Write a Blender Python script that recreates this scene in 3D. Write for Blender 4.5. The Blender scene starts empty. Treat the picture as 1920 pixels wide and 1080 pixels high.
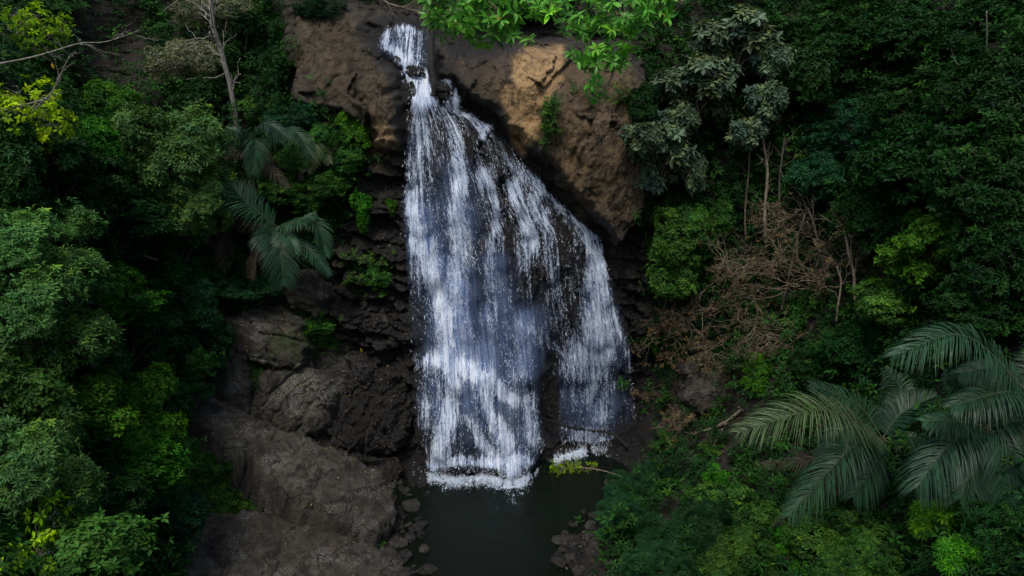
import bpy, math, random
import numpy as np
from mathutils import Vector

C = bpy.context.scene.collection
R = math.radians
rs = np.random.RandomState

# ------------------------------------------------------------------ camera model
CAM = np.array([0.0, -30.0, 16.5]); PITCH = R(-15); LENS = 26.0; HALF = 18.0/LENS
cp, sp_ = math.cos(PITCH), math.sin(PITCH)
FW = np.array([0, cp, sp_]); UP = np.array([0, -sp_, cp])
def ray(px, py):
    dx = (np.asarray(px, float)-960)/960*HALF; dy = (540-np.asarray(py, float))/960*HALF
    return np.stack([dx, cp+dy*UP[1], sp_+dy*UP[2]], -1)
def at(px, py, Y):
    d = ray(px, py); t = (np.asarray(Y, float)-CAM[1])/d[..., 1]
    return CAM + d*t[..., None]
def proj(P):
    v = np.asarray(P, float)-CAM
    w = np.maximum(v@FW, .05)
    return 960+v[..., 0]/w/HALF*960, 540-(v@UP)/w/HALF*960

# ------------------------------------------------------------------ noise
_p = rs(7).permutation(256); _p = np.concatenate([_p, _p, _p])
_g = rs(9).normal(size=(256, 3)); _g /= np.linalg.norm(_g, axis=1)[:, None]
def perlin(x, y, z=0.0):
    x, y, z = np.broadcast_arrays(np.asarray(x, float), np.asarray(y, float), np.asarray(z, float))
    xi = np.floor(x).astype(int); yi = np.floor(y).astype(int); zi = np.floor(z).astype(int)
    xf, yf, zf = x-xi, y-yi, z-zi
    fade = lambda t: t*t*t*(t*(t*6-15)+10)
    u, v, w = fade(xf), fade(yf), fade(zf)
    out = 0
    for i in (0, 1):
        for j in (0, 1):
            for k in (0, 1):
                h = _p[(_p[(_p[(xi+i) & 255]+yi+j) & 255]+zi+k) & 255]
                g = _g[h]
                d = g[..., 0]*(xf-i)+g[..., 1]*(yf-j)+g[..., 2]*(zf-k)
                out = out + d*(u if i else 1-u)*(v if j else 1-v)*(w if k else 1-w)
    return out*1.6
def fbm(x, y, z=0.0, o=4, gain=.5):
    s = 0; a = 1.0; f = 1.0
    for i in range(o):
        s = s + a*perlin(np.asarray(x)*f+i*17.3, np.asarray(y)*f+i*5.1, np.asarray(z)*f); a *= gain; f *= 2.03
    return s
def cell(x, y, seed=0):
    """cellular noise: value of the nearest cell, F1, F2, and the offset to its centre"""
    x = np.asarray(x, float); y = np.asarray(y, float)
    xi = np.floor(x).astype(int); yi = np.floor(y).astype(int)
    f1 = np.full(x.shape, 9.); f2 = np.full(x.shape, 9.); val = np.zeros(x.shape); ox = np.zeros(x.shape); oy = np.zeros(x.shape)
    for i in (-1, 0, 1):
        for j in (-1, 0, 1):
            a = _p[(_p[(xi+i+seed) & 255]+yi+j) & 255]; b = _p[a+31]; c = _p[a+77]
            qx = xi+i+a/256.; qy = yi+j+b/256.
            d = np.hypot(x-qx, y-qy)
            new = d < f1
            f2 = np.where(new, f1, np.minimum(f2, d))
            val = np.where(new, c/255., val); ox = np.where(new, x-qx, ox); oy = np.where(new, y-qy, oy)
            f1 = np.where(new, d, f1)
    return val, f1, f2, ox, oy
def sstep(a, b, x):
    t = np.clip((x-a)/(b-a), 0, 1); return t*t*(3-2*t)

# ------------------------------------------------------------------ polygons and strokes in photo pixels
def sdf(px, py, poly):
    """signed distance, positive inside"""
    px = np.asarray(px, float); py = np.asarray(py, float)
    d = np.full(px.shape, 1e9); inside = np.zeros(px.shape, bool)
    n = len(poly)
    for i in range(n):
        x0, y0 = poly[i]; x1, y1 = poly[(i+1) % n]
        ex, ey = x1-x0, y1-y0
        t = np.clip(((px-x0)*ex+(py-y0)*ey)/(ex*ex+ey*ey+1e-9), 0, 1)
        d = np.minimum(d, np.hypot(px-x0-t*ex, py-y0-t*ey))
        c = ((y0 > py) != (y1 > py)) & (px < ex*(py-y0)/((y1-y0) if y1 != y0 else 1e-9)+x0)
        inside ^= c
    return np.where(inside, d, -d)
def stroke(px, py, pts):
    """max over segments of a gaussian bump; pts = (x, y, half width, strength)"""
    out = np.zeros(np.shape(px))
    for (x0, y0, w0, s0), (x1, y1, w1, s1) in zip(pts[:-1], pts[1:]):
        ex, ey = x1-x0, y1-y0
        t = np.clip(((px-x0)*ex+(py-y0)*ey)/(ex*ex+ey*ey+1e-9), 0, 1)
        d = np.hypot(px-x0-t*ex, py-y0-t*ey); w = w0+(w1-w0)*t
        out = np.maximum(out, (s0+(s1-s0)*t)*np.exp(-(d/w)**2))
    return out

# ------------------------------------------------------------------ mesh helpers
def mesh(name, V, F, mat=None, attrs=None, smooth=False, parent=None, mats=None, midx=None, link=True):
    V = np.asarray(V, np.float32).reshape(-1, 3); me = bpy.data.meshes.new(name)
    Fs = F if isinstance(F, list) else [F]
    Fs = [np.asarray(f, np.int32) for f in Fs if len(f)]
    me.vertices.add(len(V)); me.vertices.foreach_set('co', V.ravel())
    tot = sum(f.size for f in Fs); npoly = sum(len(f) for f in Fs)
    me.loops.add(tot); me.polygons.add(npoly)
    me.loops.foreach_set('vertex_index', np.concatenate([f.ravel() for f in Fs]))
    sizes = np.concatenate([np.full(len(f), f.shape[1], np.int32) for f in Fs])
    me.polygons.foreach_set('loop_start', np.concatenate([[0], np.cumsum(sizes)[:-1]]).astype(np.int32))
    me.polygons.foreach_set('use_smooth', np.full(npoly, smooth, bool))
    if attrs:
        for k, a in attrs.items():
            a = np.asarray(a, np.float32)
            if a.ndim == 1:
                at_ = me.attributes.new(k, 'FLOAT', 'POINT'); at_.data.foreach_set('value', a)
            elif a.shape[1] == 3:
                at_ = me.attributes.new(k, 'FLOAT_VECTOR', 'POINT'); at_.data.foreach_set('vector', a.ravel())
            else:
                at_ = me.attributes.new(k, 'FLOAT_COLOR', 'POINT'); at_.data.foreach_set('color', a.ravel())
    for m in (mats or ([mat] if mat else [])): me.materials.append(m)
    if midx is not None: me.polygons.foreach_set('material_index', np.asarray(midx, np.int32))
    me.update(calc_edges=True)
    o = bpy.data.objects.new(name, me)
    if link: C.objects.link(o)
    if parent: o.parent = parent
    return o
def tag(o, label=None, cat=None, group=None, kind=None):
    if label: o['label'] = label
    if cat: o['category'] = cat
    if group: o['group'] = group
    if kind: o['kind'] = kind
    return o
def empty(name, loc, rz=0, s=1.0):
    o = bpy.data.objects.new(name, None); C.objects.link(o)
    o.location = loc; o.rotation_euler = (0, 0, rz); o.scale = (s, s, s) if np.isscalar(s) else s
    o.empty_display_size = .2
    return o
def unit(v):
    v = np.asarray(v, float); return v/np.maximum(np.linalg.norm(v, axis=-1, keepdims=True), 1e-9)
class Tubes:
    def __init__(s): s.V = []; s.F = []; s.n = 0
    def add(s, pts, rad, sides=5):
        pts = np.asarray(pts, float); n = len(pts); rad = np.broadcast_to(np.asarray(rad, float), (n,))
        T = np.gradient(pts, axis=0) if n > 1 else pts; T = unit(T)
        ref = np.array([0.13, .31, .94]); 
        A = np.cross(T, ref); bad = np.linalg.norm(A, axis=1) < .15
        A[bad] = np.cross(T[bad], [1, 0, .1]); A = unit(A); B = np.cross(T, A)
        a = np.arange(sides)/sides*2*math.pi
        ring = pts[:, None]+(A[:, None]*np.cos(a)[None, :, None]+B[:, None]*np.sin(a)[None, :, None])*rad[:, None, None]
        i = np.arange(n-1)[:, None]*sides; j = np.arange(sides)[None]; j2 = (j+1) % sides
        f = np.stack([i+j, i+j2, i+sides+j2, i+sides+j], -1).reshape(-1, 4)+s.n
        s.V.append(ring.reshape(-1, 3)); s.F.append(f); s.n += n*sides
        tip = np.arange(sides)
        return s
    def build(s, name, mat, parent=None, smooth=True, link=True):
        return mesh(name, np.concatenate(s.V), np.concatenate(s.F), mat, smooth=smooth, parent=parent, link=link)
def wob(p0, p1, n, amp, rng, sag=0.0):
    """a wandering line from p0 to p1"""
    p0 = np.asarray(p0, float); p1 = np.asarray(p1, float); t = np.linspace(0, 1, n)
    L = np.linalg.norm(p1-p0); w = np.cumsum(rng.normal(size=(n, 3)), axis=0)
    w -= w[0]+(w[-1]-w[0])*t[:, None]
    w /= max(np.abs(w).max(), 1e-6)
    P = p0+(p1-p0)*t[:, None]+w*amp*L
    P[:, 2] -= sag*L*4*t*(1-t)
    return P
def path(pts, n=24):
    """smooth curve (Catmull-Rom) through world points"""
    P = np.asarray(pts, float); P = np.concatenate([[2*P[0]-P[1]], P, [2*P[-1]-P[-2]]])
    out = []
    segs = len(P)-3
    for s in range(segs):
        t = np.linspace(0, 1, max(3, n//segs), endpoint=(s == segs-1))[:, None]
        a, b, c, d = P[s:s+4]
        out.append(.5*((2*b)+(-a+c)*t+(2*a-5*b+4*c-d)*t*t+(-a+3*b-3*c+d)*t**3))
    return np.concatenate(out)

# ------------------------------------------------------------------ materials
class NT:
    def __init__(s, name):
        s.m = bpy.data.materials.new(name); s.m.use_nodes = True; s.t = s.m.node_tree; s.t.nodes.clear()
        s.out = s.n('ShaderNodeOutputMaterial')
    def n(s, typ, **kw):
        nd = s.t.nodes.new(typ)
        for k, v in kw.items():
            if k in nd.inputs.keys(): s.set(nd.inputs[k], v)
            else: setattr(nd, k, v)
        return nd
    def set(s, inp, v):
        if hasattr(v, 'is_output'): s.t.links.new(v, inp)
        else: inp.default_value = v
    def math(s, op, a, b=0.0, clamp=False):
        nd = s.t.nodes.new('ShaderNodeMath'); nd.operation = op; nd.use_clamp = clamp
        s.set(nd.inputs[0], a); s.set(nd.inputs[1], b); return nd.outputs[0]
    def mix(s, f, a, b, mode='MIX'):
        nd = s.t.nodes.new('ShaderNodeMix'); nd.data_type = 'RGBA'; nd.blend_type = mode
        s.set(nd.inputs[0], f)
        for i, v in ((6, a), (7, b)):
            if isinstance(v, tuple) and len(v) == 3: v = (*v, 1)
            s.set(nd.inputs[i], v)
        return nd.outputs[2]
    def rng(s, v, a, b, c=0.0, d=1.0):
        nd = s.t.nodes.new('ShaderNodeMapRange'); nd.interpolation_type = 'SMOOTHSTEP'
        s.set(nd.inputs[0], v)
        for i, q in enumerate((a, b, c, d)): s.set(nd.inputs[i+1], q)
        return nd.outputs[0]
    def attr(s, name): return s.n('ShaderNodeAttribute', attribute_name=name)
    def noise(s, vec, scale, detail=4, rough=.55, dist=0.0):
        nd = s.n('ShaderNodeTexNoise'); nd.inputs['Scale'].default_value = scale; nd.inputs['Detail'].default_value = detail
        nd.inputs['Roughness'].default_value = rough; nd.inputs['Distortion'].default_value = dist
        if vec is not None: s.t.links.new(vec, nd.inputs['Vector'])
        return nd.outputs['Fac']
    def mapping(s, vec, scale=(1, 1, 1), rot=(0, 0, 0)):
        nd = s.n('ShaderNodeMapping'); nd.inputs['Scale'].default_value = scale; nd.inputs['Rotation'].default_value = rot
        s.t.links.new(vec, nd.inputs['Vector']); return nd.outputs[0]
    def done(s, shader): s.t.links.new(shader, s.out.inputs['Surface']); return s.m

def rock_mat(name, wet_all=0.0, lichen=0.0, bump=.16, crack=.85, pal=((.030, .024, .012), (.060, .051, .031), (.022, .018, .010)), speck=.60):
    t = NT(name)
    g = t.n('ShaderNodeNewGeometry').outputs['Position']
    z = t.attr('zone'); sep = t.n('ShaderNodeSeparateColor'); t.set(sep.inputs[0], z.outputs['Color'])
    ochre, moss, wet = sep.outputs[0], sep.outputs[1], sep.outputs[2]
    n1 = t.noise(g, .55, 6, .6); n2 = t.noise(g, 3.5, 6, .65, .6); n3 = t.noise(g, 17, 5, .7)
    st = t.noise(t.mapping(g, (2.6, 2.6, .35)), 1.0, 5, .6, .4)
    dry = t.mix(t.rng(n1, .35, .65), pal[0], pal[1])
    dry = t.mix(t.rng(n2, .42, .68), dry, pal[2])
    dry = t.mix(t.math('MULTIPLY', t.rng(st, .46, .62), .85), dry, (.013, .010, .007))
    och = t.mix(t.rng(n2, .35, .7), (.50, .33, .15), (.30, .18, .075))
    och = t.mix(t.math('MULTIPLY', t.rng(st, .5, .68), .7), och, (.12, .072, .035))
    ocf = t.math('MULTIPLY', ochre, t.rng(t.math('ADD', n2, t.math('MULTIPLY', n1, .4)), .3, .75, .55, 1.0))
    col = t.mix(ocf, dry, och)
    if lichen:
        li = t.noise(g, .9, 3, .5); sp = t.noise(g, 22, 4, .8)
        f = t.math('MULTIPLY', t.rng(li, .5, .64), t.rng(sp, .5, .62))
        col = t.mix(t.math('MULTIPLY', f, lichen), col, (.34, .33, .30))
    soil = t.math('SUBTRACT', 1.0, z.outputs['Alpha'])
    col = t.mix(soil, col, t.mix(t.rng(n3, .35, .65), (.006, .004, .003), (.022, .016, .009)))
    mo = t.mix(t.rng(n3, .35, .65), (.016, .030, .005), (.055, .080, .014))
    mof = t.rng(t.math('ADD', moss, t.math('MULTIPLY', t.math('SUBTRACT', n2, .5), .9)), .32, .62)
    col = t.mix(mof, col, mo)
    sc = t.noise(g, 26, 3, .75)
    col = t.mix(t.rng(sc, .44, .66, .0, speck), col, (.009, .007, .005))
    sp2 = t.noise(g, 48, 2, .8)
    col = t.mix(t.rng(sp2, .62, .70, 0, .30), col, t.mix(1.0, col, (2.6, 2.5, 2.3), 'MULTIPLY'))
    w = t.math('MAXIMUM', wet, wet_all)
    col = t.mix(w, col, t.mix(1.0, col, (.15, .14, .15), 'MULTIPLY'))
    vo = t.n('ShaderNodeTexVoronoi', feature='DISTANCE_TO_EDGE'); vo.inputs['Scale'].default_value = .62
    nv = t.n('ShaderNodeTexNoise'); nv.inputs['Scale'].default_value = 1.1; nv.inputs['Detail'].default_value = 5
    t.set(nv.inputs['Vector'], g)
    mx = t.n('ShaderNodeVectorMath', operation='MULTIPLY_ADD'); t.set(mx.inputs[0], nv.outputs['Color']); mx.inputs[1].default_value = (1.6, 1.6, 1.6); t.set(mx.inputs[2], g)
    t.set(vo.inputs['Vector'], mx.outputs[0])
    crk = t.math('MULTIPLY', t.rng(vo.outputs['Distance'], .028, .004), t.rng(n1, .38, .55))
    col = t.mix(t.math('MULTIPLY', crk, crack), col, (.006, .005, .004))
    b = t.n('ShaderNodeBsdfPrincipled'); t.set(b.inputs['Base Color'], col)
    ro = t.math('SUBTRACT', t.rng(n3, .3, .7, .72, .95), t.math('MULTIPLY', w, t.rng(n3, .3, .7, .62, .38)))
    t.set(b.inputs['Roughness'], ro)
    hb = t.math('ADD', t.math('MULTIPLY', n2, 1.0), t.math('MULTIPLY', n3, .45))
    hb = t.math('ADD', hb, t.math('MULTIPLY', t.noise(g, 60, 3, .7), .18))
    hb = t.math('SUBTRACT', hb, t.math('MULTIPLY', crk, crack*.9))
    bu = t.n('ShaderNodeBump'); bu.inputs['Strength'].default_value = 1.0; bu.inputs['Distance'].default_value = bump
    t.set(bu.inputs['Height'], hb); t.set(b.inputs['Normal'], bu.outputs[0])
    return t.done(b.outputs[0])

def leaf_mat(name, col, rough=.5, trans=.25, var=.25, spec=.12):
    t = NT(name)
    a = t.attr('tint'); oi = t.n('ShaderNodeObjectInfo')
    v = t.rng(oi.outputs['Random'], 0, 1, 1-var, 1+var)
    c = t.mix(1.0, (*col, 1), a.outputs['Color'], 'MULTIPLY')
    hs = t.n('ShaderNodeHueSaturation'); t.set(hs.inputs['Color'], c); t.set(hs.inputs['Value'], v)
    r2 = t.math('FRACT', t.math('MULTIPLY', oi.outputs['Random'], 7.31))
    t.set(hs.inputs['Hue'], t.rng(r2, 0, 1, .488, .512))
    b = t.n('ShaderNodeBsdfPrincipled'); t.set(b.inputs['Base Color'], hs.outputs[0]); b.inputs['Roughness'].default_value = rough
    b.inputs['Specular IOR Level'].default_value = spec
    tr = t.n('ShaderNodeBsdfTranslucent'); t.set(tr.inputs['Color'], t.mix(1.0, hs.outputs[0], (1.25, 1.35, .55), 'MULTIPLY'))
    m = t.n('ShaderNodeMixShader'); m.inputs[0].default_value = trans
    t.t.links.new(b.outputs[0], m.inputs[1]); t.t.links.new(tr.outputs[0], m.inputs[2])
    return t.done(m.outputs[0])
def bark_mat(name, c1, c2, scale=9):
    t = NT(name); g = t.n('ShaderNodeTexCoord').outputs['Object']
    n = t.noise(t.mapping(g, (1, 1, .35)), scale, 6, .7); n2 = t.noise(g, scale*3.3, 4, .7)
    col = t.mix(t.rng(n, .4, .62), c1, c2)
    col = t.mix(t.rng(n2, .55, .7, 0, .6), col, tuple(x*.35 for x in c1))
    b = t.n('ShaderNodeBsdfPrincipled'); t.set(b.inputs['Base Color'], col); b.inputs['Roughness'].default_value = .85
    bu = t.n('ShaderNodeBump'); bu.inputs['Strength'].default_value = .7; bu.inputs['Distance'].default_value = .03
    t.set(bu.inputs['Height'], n2); t.set(b.inputs['Normal'], bu.outputs[0])
    return t.done(b.outputs[0])

M = {}
M['cliff'] = rock_mat('cliff_rock', bump=.15, crack=.4)
M['slab'] = rock_mat('slab_rock', lichen=.85, bump=.12, pal=((.040, .036, .024), (.080, .075, .058), (.030, .026, .016)), speck=.40)
M['wetrock'] = rock_mat('wet_rock', wet_all=.8)
M['broad'] = leaf_mat('leaf_mid_green', (.030, .095, .014))
M['pale'] = leaf_mat('leaf_pale_green', (.056, .130, .030), trans=.2)
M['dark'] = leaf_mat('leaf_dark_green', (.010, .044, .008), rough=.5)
M['teal'] = leaf_mat('leaf_blue_green', (.010, .047, .017), rough=.5)
M['bright'] = leaf_mat('leaf_bright_green', (.036, .140, .009), trans=.3)
M['yellow'] = leaf_mat('leaf_yellow_green', (.21, .38, .012), trans=.4)
M['bigleaf'] = leaf_mat('leaf_grey_green', (.085, .130, .070), rough=.65, trans=.15)
M['fig'] = leaf_mat('leaf_sunlit_fig', (.085, .34, .030), rough=.4, trans=.35, var=.05, spec=.4)
M['needle'] = leaf_mat('leaf_needle', (.015, .064, .020), rough=.5)
M['dry'] = leaf_mat('leaf_dry_grey', (.155, .175, .092), rough=.8, trans=.1)
M['rust'] = leaf_mat('leaf_rust', (.105, .078, .044), rough=.8, trans=.1)
M['under'] = leaf_mat('leaf_undergrowth', (.015, .050, .009), rough=.6, trans=.2, var=0)
M['palm'] = leaf_mat('palm_leaf', (.019, .056, .029), rough=.45, trans=.12, var=.2, spec=.22)
M['palm_old'] = leaf_mat('palm_leaf_pale', (.068, .098, .044), rough=.6, trans=.12, var=.15, spec=.15)
M['palm_dead'] = leaf_mat('palm_leaf_dead', (.055, .045, .035), rough=.8, trans=.1, var=.15)
M['litter'] = leaf_mat('fallen_leaf', (.115, .078, .045), rough=.8, trans=.1, var=0)
M['rachis'] = bark_mat('palm_rachis', (.030, .040, .016), (.055, .065, .028))
M['bark'] = bark_mat('bark_brown', (.055, .042, .030), (.10, .085, .065))
M['pale_bark'] = bark_mat('bark_pale', (.13, .115, .09), (.26, .245, .21))
M['twig'] = bark_mat('twig_brown', (.15, .115, .08), (.26, .21, .155))
M['wet_log'] = bark_mat('wet_log', (.006, .005, .004), (.014, .011, .009))
# ------------------------------------------------------------------ terrain: a cliff Y = D(x, z) and valley flanks Z = H(x, y)
def rbf(Q, v, lin=True):
    Q = np.asarray(Q, float); v = np.asarray(v, float); n = len(Q)
    K = np.linalg.norm(Q[:, None]-Q[None], axis=2); P = np.concatenate([np.ones((n, 1)), Q], 1)
    A = np.block([[K-np.eye(n)*.15, P], [P.T, np.zeros((3, 3))]])
    w = np.linalg.solve(A, np.concatenate([v, np.zeros(3)]))
    def f(a, b):
        a = np.asarray(a, float); b = np.asarray(b, float); out = w[n]+w[n+1]*a+w[n+2]*b
        for i in range(n): out = out+w[i]*np.hypot(a-Q[i, 0], b-Q[i, 1])
        return out
    return f
dpx = [(760,50,4.3),(720,15,5.2),(860,20,5.5),(780,190,2.5),(820,260,2.1),(800,400,1.5),(840,650,.8),(850,870,.2),(960,880,-.1),(1000,600,1.4),
 (950,300,2.3),(1050,420,2.3),(1120,560,2.4),(1100,760,2.6),(1190,820,2.9),(700,400,2.2),(700,700,1.2),(690,860,.5),(640,600,1.2),(560,800,.3),
 (650,180,3.4),(560,60,5),(450,150,4.2),(250,60,7.5),(100,20,4),(400,400,.6),(430,620,.3),(300,300,1),(1000,150,3.4),(1150,330,2.9),(870,120,4.2),
 (1210,300,2.8),(1200,560,2.9),(1200,700,3.1),(1210,840,2.9),(1300,60,4.5),(1400,300,2.5),(1500,100,3.5),(1400,600,1.4),(1600,300,1.),
 (1750,150,.6),(1900,100,-.5),(1000,-60,8.5),(500,-60,9),(1500,-80,7.5)]
_q = np.array([at(a, b, c) for a, b, c in dpx])
_dq = [(p[0], p[2]) for p in _q]+[(-26,8),(26,8),(-30,25),(30,25),(0,33),(-16,33),(16,33),(-20,-1),(20,-1),(0,-2)]
_dv = [p[1] for p in _q]+[2,2,3,3,20,17,17,3,3,.5]
Dbase = rbf(_dq, _dv)
hpx = [(300,735,-2),(430,800,-2.2),(560,880,-3),(690,930,-3.4),(400,1000,-7),(330,1060,-8),(560,1000,-5.4),(0,1000,-14),(200,1000,-10),(0,780,-12.5),(200,740,-6.5),(0,500,-10),(0,250,-8.5),(0,50,-7),
 (200,500,-4.5),(200,300,-2.5),(350,640,-1.8),(350,500,-1.2),(100,650,-9),
 (1250,900,-2.8),(1200,1000,-6),(1130,1080,-8.4),(1400,1060,-9),(1650,1000,-9),(1600,830,-5.5),(1400,900,-5),(1300,820,-.5),(1700,650,-4.5),(1900,800,-11),(1900,1050,-14),
 (1900,550,-8.5),(1900,300,-7),(1750,450,-4.5),(1600,600,-2.2),(1450,700,-1.6),(1900,80,-5.5),(1700,250,-2.2),(1100,980,-5.5),(1330,740,.6)]
_q = np.array([at(a, b, c) for a, b, c in hpx])
_hq = [(p[0], p[1]) for p in _q]; _hv = [p[2]-.15 for p in _q]
for x, y, z in [(-1,-2,-1),(-1.5,-6,-1),(0,-10,-1),(0,-16,-1),(0,-24,-1.2),(-2.5,-1.5,-.7),(2.5,-1,-.8),(4.2,.5,-.7),(0,1,-1.2),(-3.4,-5,-.8),(-3,-9,-.8),(2.3,-4,-.7),(1.9,-9,-.7),
                (-25,-20,17),(25,-20,17),(-28,0,22),(28,0,22),(-12,-24,9),(12,-24,9),(-8,2,5.5),(8.5,2.5,5),(-6,-20,2.5),(6,-20,2.5)]:
    _hq.append((x, y)); _hv.append(z)
Hbase = rbf(_hq, _hv)

WALL_R = [(812,92),(870,86),(960,82),(1060,86),(1180,92),(1235,180),(1235,330),(1205,420),(1150,452),(1105,405),(1045,345),(990,275),(930,218),(878,195),(835,150)]
WALL_L = [(535,10),(690,10),(702,80),(745,115),(765,160),(762,220),(754,288),(705,284),(650,215),(560,205),(535,120)]
BULGE_L = [(640,20),(700,30),(745,112),(765,165),(758,235),(752,285),(712,270),(660,180)]
FALL = [(706,84),(716,56),(745,42),(802,56),(806,150),(850,146),(866,200),(916,232),(962,270),(1004,325),(1045,372),(1085,412),(1124,438),(1140,510),(1156,565),(1176,622),(1190,690),(1190,760),(1202,838),
        (1130,838),(1030,822),(1012,850),(1000,880),(960,905),(930,882),(860,878),(798,886),(786,800),(778,700),(766,590),(762,480),(758,380),(760,290),(768,215),(766,185),(758,160),(750,125)]
def fall_edges(py):
    L = np.interp(py, [40,85,120,150,190,290,380,480,590,700,800,890],[735,706,750,770,768,760,758,762,766,778,786,790])
    Rr = np.interp(py, [40,60,150,200,232,270,325,372,412,438,510,565,622,690,760,840,900],[790,800,830,866,916,962,1004,1045,1085,1124,1140,1156,1176,1190,1192,1200,1200])
    return L, Rr
def Dfull(x, z, detail=True):
    D = np.clip(Dbase(x, z), -6, 40)
    px, py = proj(np.stack([x, D, z], -1))
    wx = px+14*perlin(x*.9, z*.9, 3.1)+5*perlin(x*3, z*3, 7.7); wy = py+14*perlin(x*.9, z*.9, 9.4)+5*perlin(x*3, z*3, 2.2)
    sR = sdf(wx, wy, WALL_R)
    D = D-1.55*sstep(-6, 26, sR)-.7*sstep(10, 120, sR)
    D = D+1.2*sstep(6, -30, sR)*sstep(92, 70, py)*sstep(800, 840, px)*sstep(1300, 1200, px)   # the shelf above the right wall
    D = D-1.0*sstep(-8, 20, sdf(wx, wy, WALL_L))-1.0*sstep(-6, 34, sdf(wx, wy, BULGE_L))
    # recess under the right wall and the dark gully beside the fall
    D = D+.7*np.exp(-(sdf(px, py, WALL_R)+22)**2/26**2)*(sR < 0)*sstep(170, 230, py)*sstep(520, 440, py)
    # ledges of the fall bed
    f = sdf(px, py, FALL)
    inn = sstep(-30, 25, f)
    D = D-.55*inn*sstep(650, 720, py+.10*(px-800))*sstep(1030, 990, px)            # lower step on the left
    D = D-.45*stroke(px, py, [(835,790,38,1),(860,850,42,1)])-.45*stroke(px, py, [(935,770,32,1),(960,850,40,1)])
    D = D-.55*stroke(px, py, [(1150,690,45,.7),(1170,790,30,1)])
    D = D-.5*stroke(px, py, [(900,250,30,.8),(960,300,40,1),(1000,360,30,.6)])-.35*stroke(px, py, [(815,215,40,1),(830,250,50,.5)])
    D = D+.5*stroke(px, py, [(1035,640,22,.5),(1032,780,22,1)])
    if detail:
        wet = sstep(770, 640, px)*sstep(640, 560, px)*0
        low = sstep(270, 330, py)*sstep(790, 750, px)*sstep(480, 620, px)          # broken wet ledges left of the fall
        ug = .96*x-.25*z; vg = .25*x+.96*z
        n0 = fbm(x*.8, z*.8, 4.2, 3)
        v, f1, f2, ox, oy = cell(ug*.75+.35*n0, vg*1.9+.3*n0, 3)
        v2, g1, g2, ox2, oy2 = cell(ug*2.1+.4*n0, vg*4.6+.4*n0, 11)
        blk = (v-.5)*.85-.45*oy-.25*ox+.20*(v2-.5)-.12*oy2
        crack = .22*sstep(.13, .0, f2-f1)+.08*sstep(.16, 0, g2-g1)
        strat = .30*(np.abs(((z*.55-x*.13+.35*n0) % 1)-.5)*2)
        D = D+low*(-blk+crack-strat*.8)
        rgt = sstep(430, 480, py)*sstep(1150, 1200, px)
        D = D+rgt*(-.7*blk+crack)
        both = np.clip(1-low-rgt, 0, 1)*(1-inn)*(1-.88*sstep(-5, 25, np.maximum(sR, sdf(wx, wy, WALL_L))))
        D = D+both*(-.28*blk+.5*crack)*.8
        sx = cell(x*1.5+.4*n0, z*.55, 21)
        D = D+inn*(-(sx[0]-.5)*.34+.12*sx[4]-.14*np.abs(fbm(x*1.7, z*.7, 8, 3)))
        wl = sstep(-5, 25, np.maximum(sR, sdf(wx, wy, WALL_L)))
        fa = cell(x*.42+.25*n0, z*.34+.25*n0, 41); fb = cell(x*1.1+.3*n0, z*.8+.3*n0, 51)
        D = D-wl*(.62*(np.sin(fa[0]*50)*fa[3]+np.cos(fa[0]*91)*fa[4]*.5)+.30*(fa[0]-.5)+.09*(np.sin(fb[0]*50)*fb[3]+np.cos(fb[0]*91)*fb[4])+.04*(fb[0]-.5)-.05*sstep(.06, 0, fb[2]-fb[1]))
        D = D-(.10-.06*wl)*fbm(x*2.6, z*1.5, 1.7, 5, .55)-.22*fbm(x*.45, z*.35, 6.7, 3)
        D = D+wl*(.10*np.abs(fbm(x*4.2, z*.9, 3.9, 4))+.06*np.abs(fbm(x*8, z*5, 5.9, 3)))
        # upright grooves in the left wall
        gl = sstep(-4, 25, sdf(px, py, WALL_L))
        D = D+gl*.16*np.abs(np.sin(2.2*x+.25*z+1.5*n0))
    return D
def axis(lo, a, b, hi, fine, coarse):
    return np.concatenate([np.arange(lo, a, coarse), np.arange(a, b, fine), np.arange(b, hi, coarse)])
VEG_L = [(-600,-400),(525,-300),(535,120),(560,210),(640,225),(705,330),(640,400),(610,520),(520,560),(425,575),(395,655),(370,740),(300,738),(330,800),(300,900),(330,960),(320,1000),(290,1400),(-600,1400)]
VEG_R = [(1195,-300),(2600,-300),(2600,1500),(1080,1400),(1110,1050),(1190,900),(1260,880),(1400,860),(1400,760),(1360,690),(1235,700),(1220,560),(1205,430),(1235,330),(1240,180),(1190,100)]
HOLLOW = [(148,-40),(285,-40),(280,120),(300,190),(235,175),(160,120)]
BANK_R = [(1205,600),(1400,640),(1420,880),(1240,880),(1225,800)]
TOPS = [(540,-400),(1200,-400),(1200,60),(1060,62),(870,60),(820,30),(700,5),(540,10)]
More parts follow.
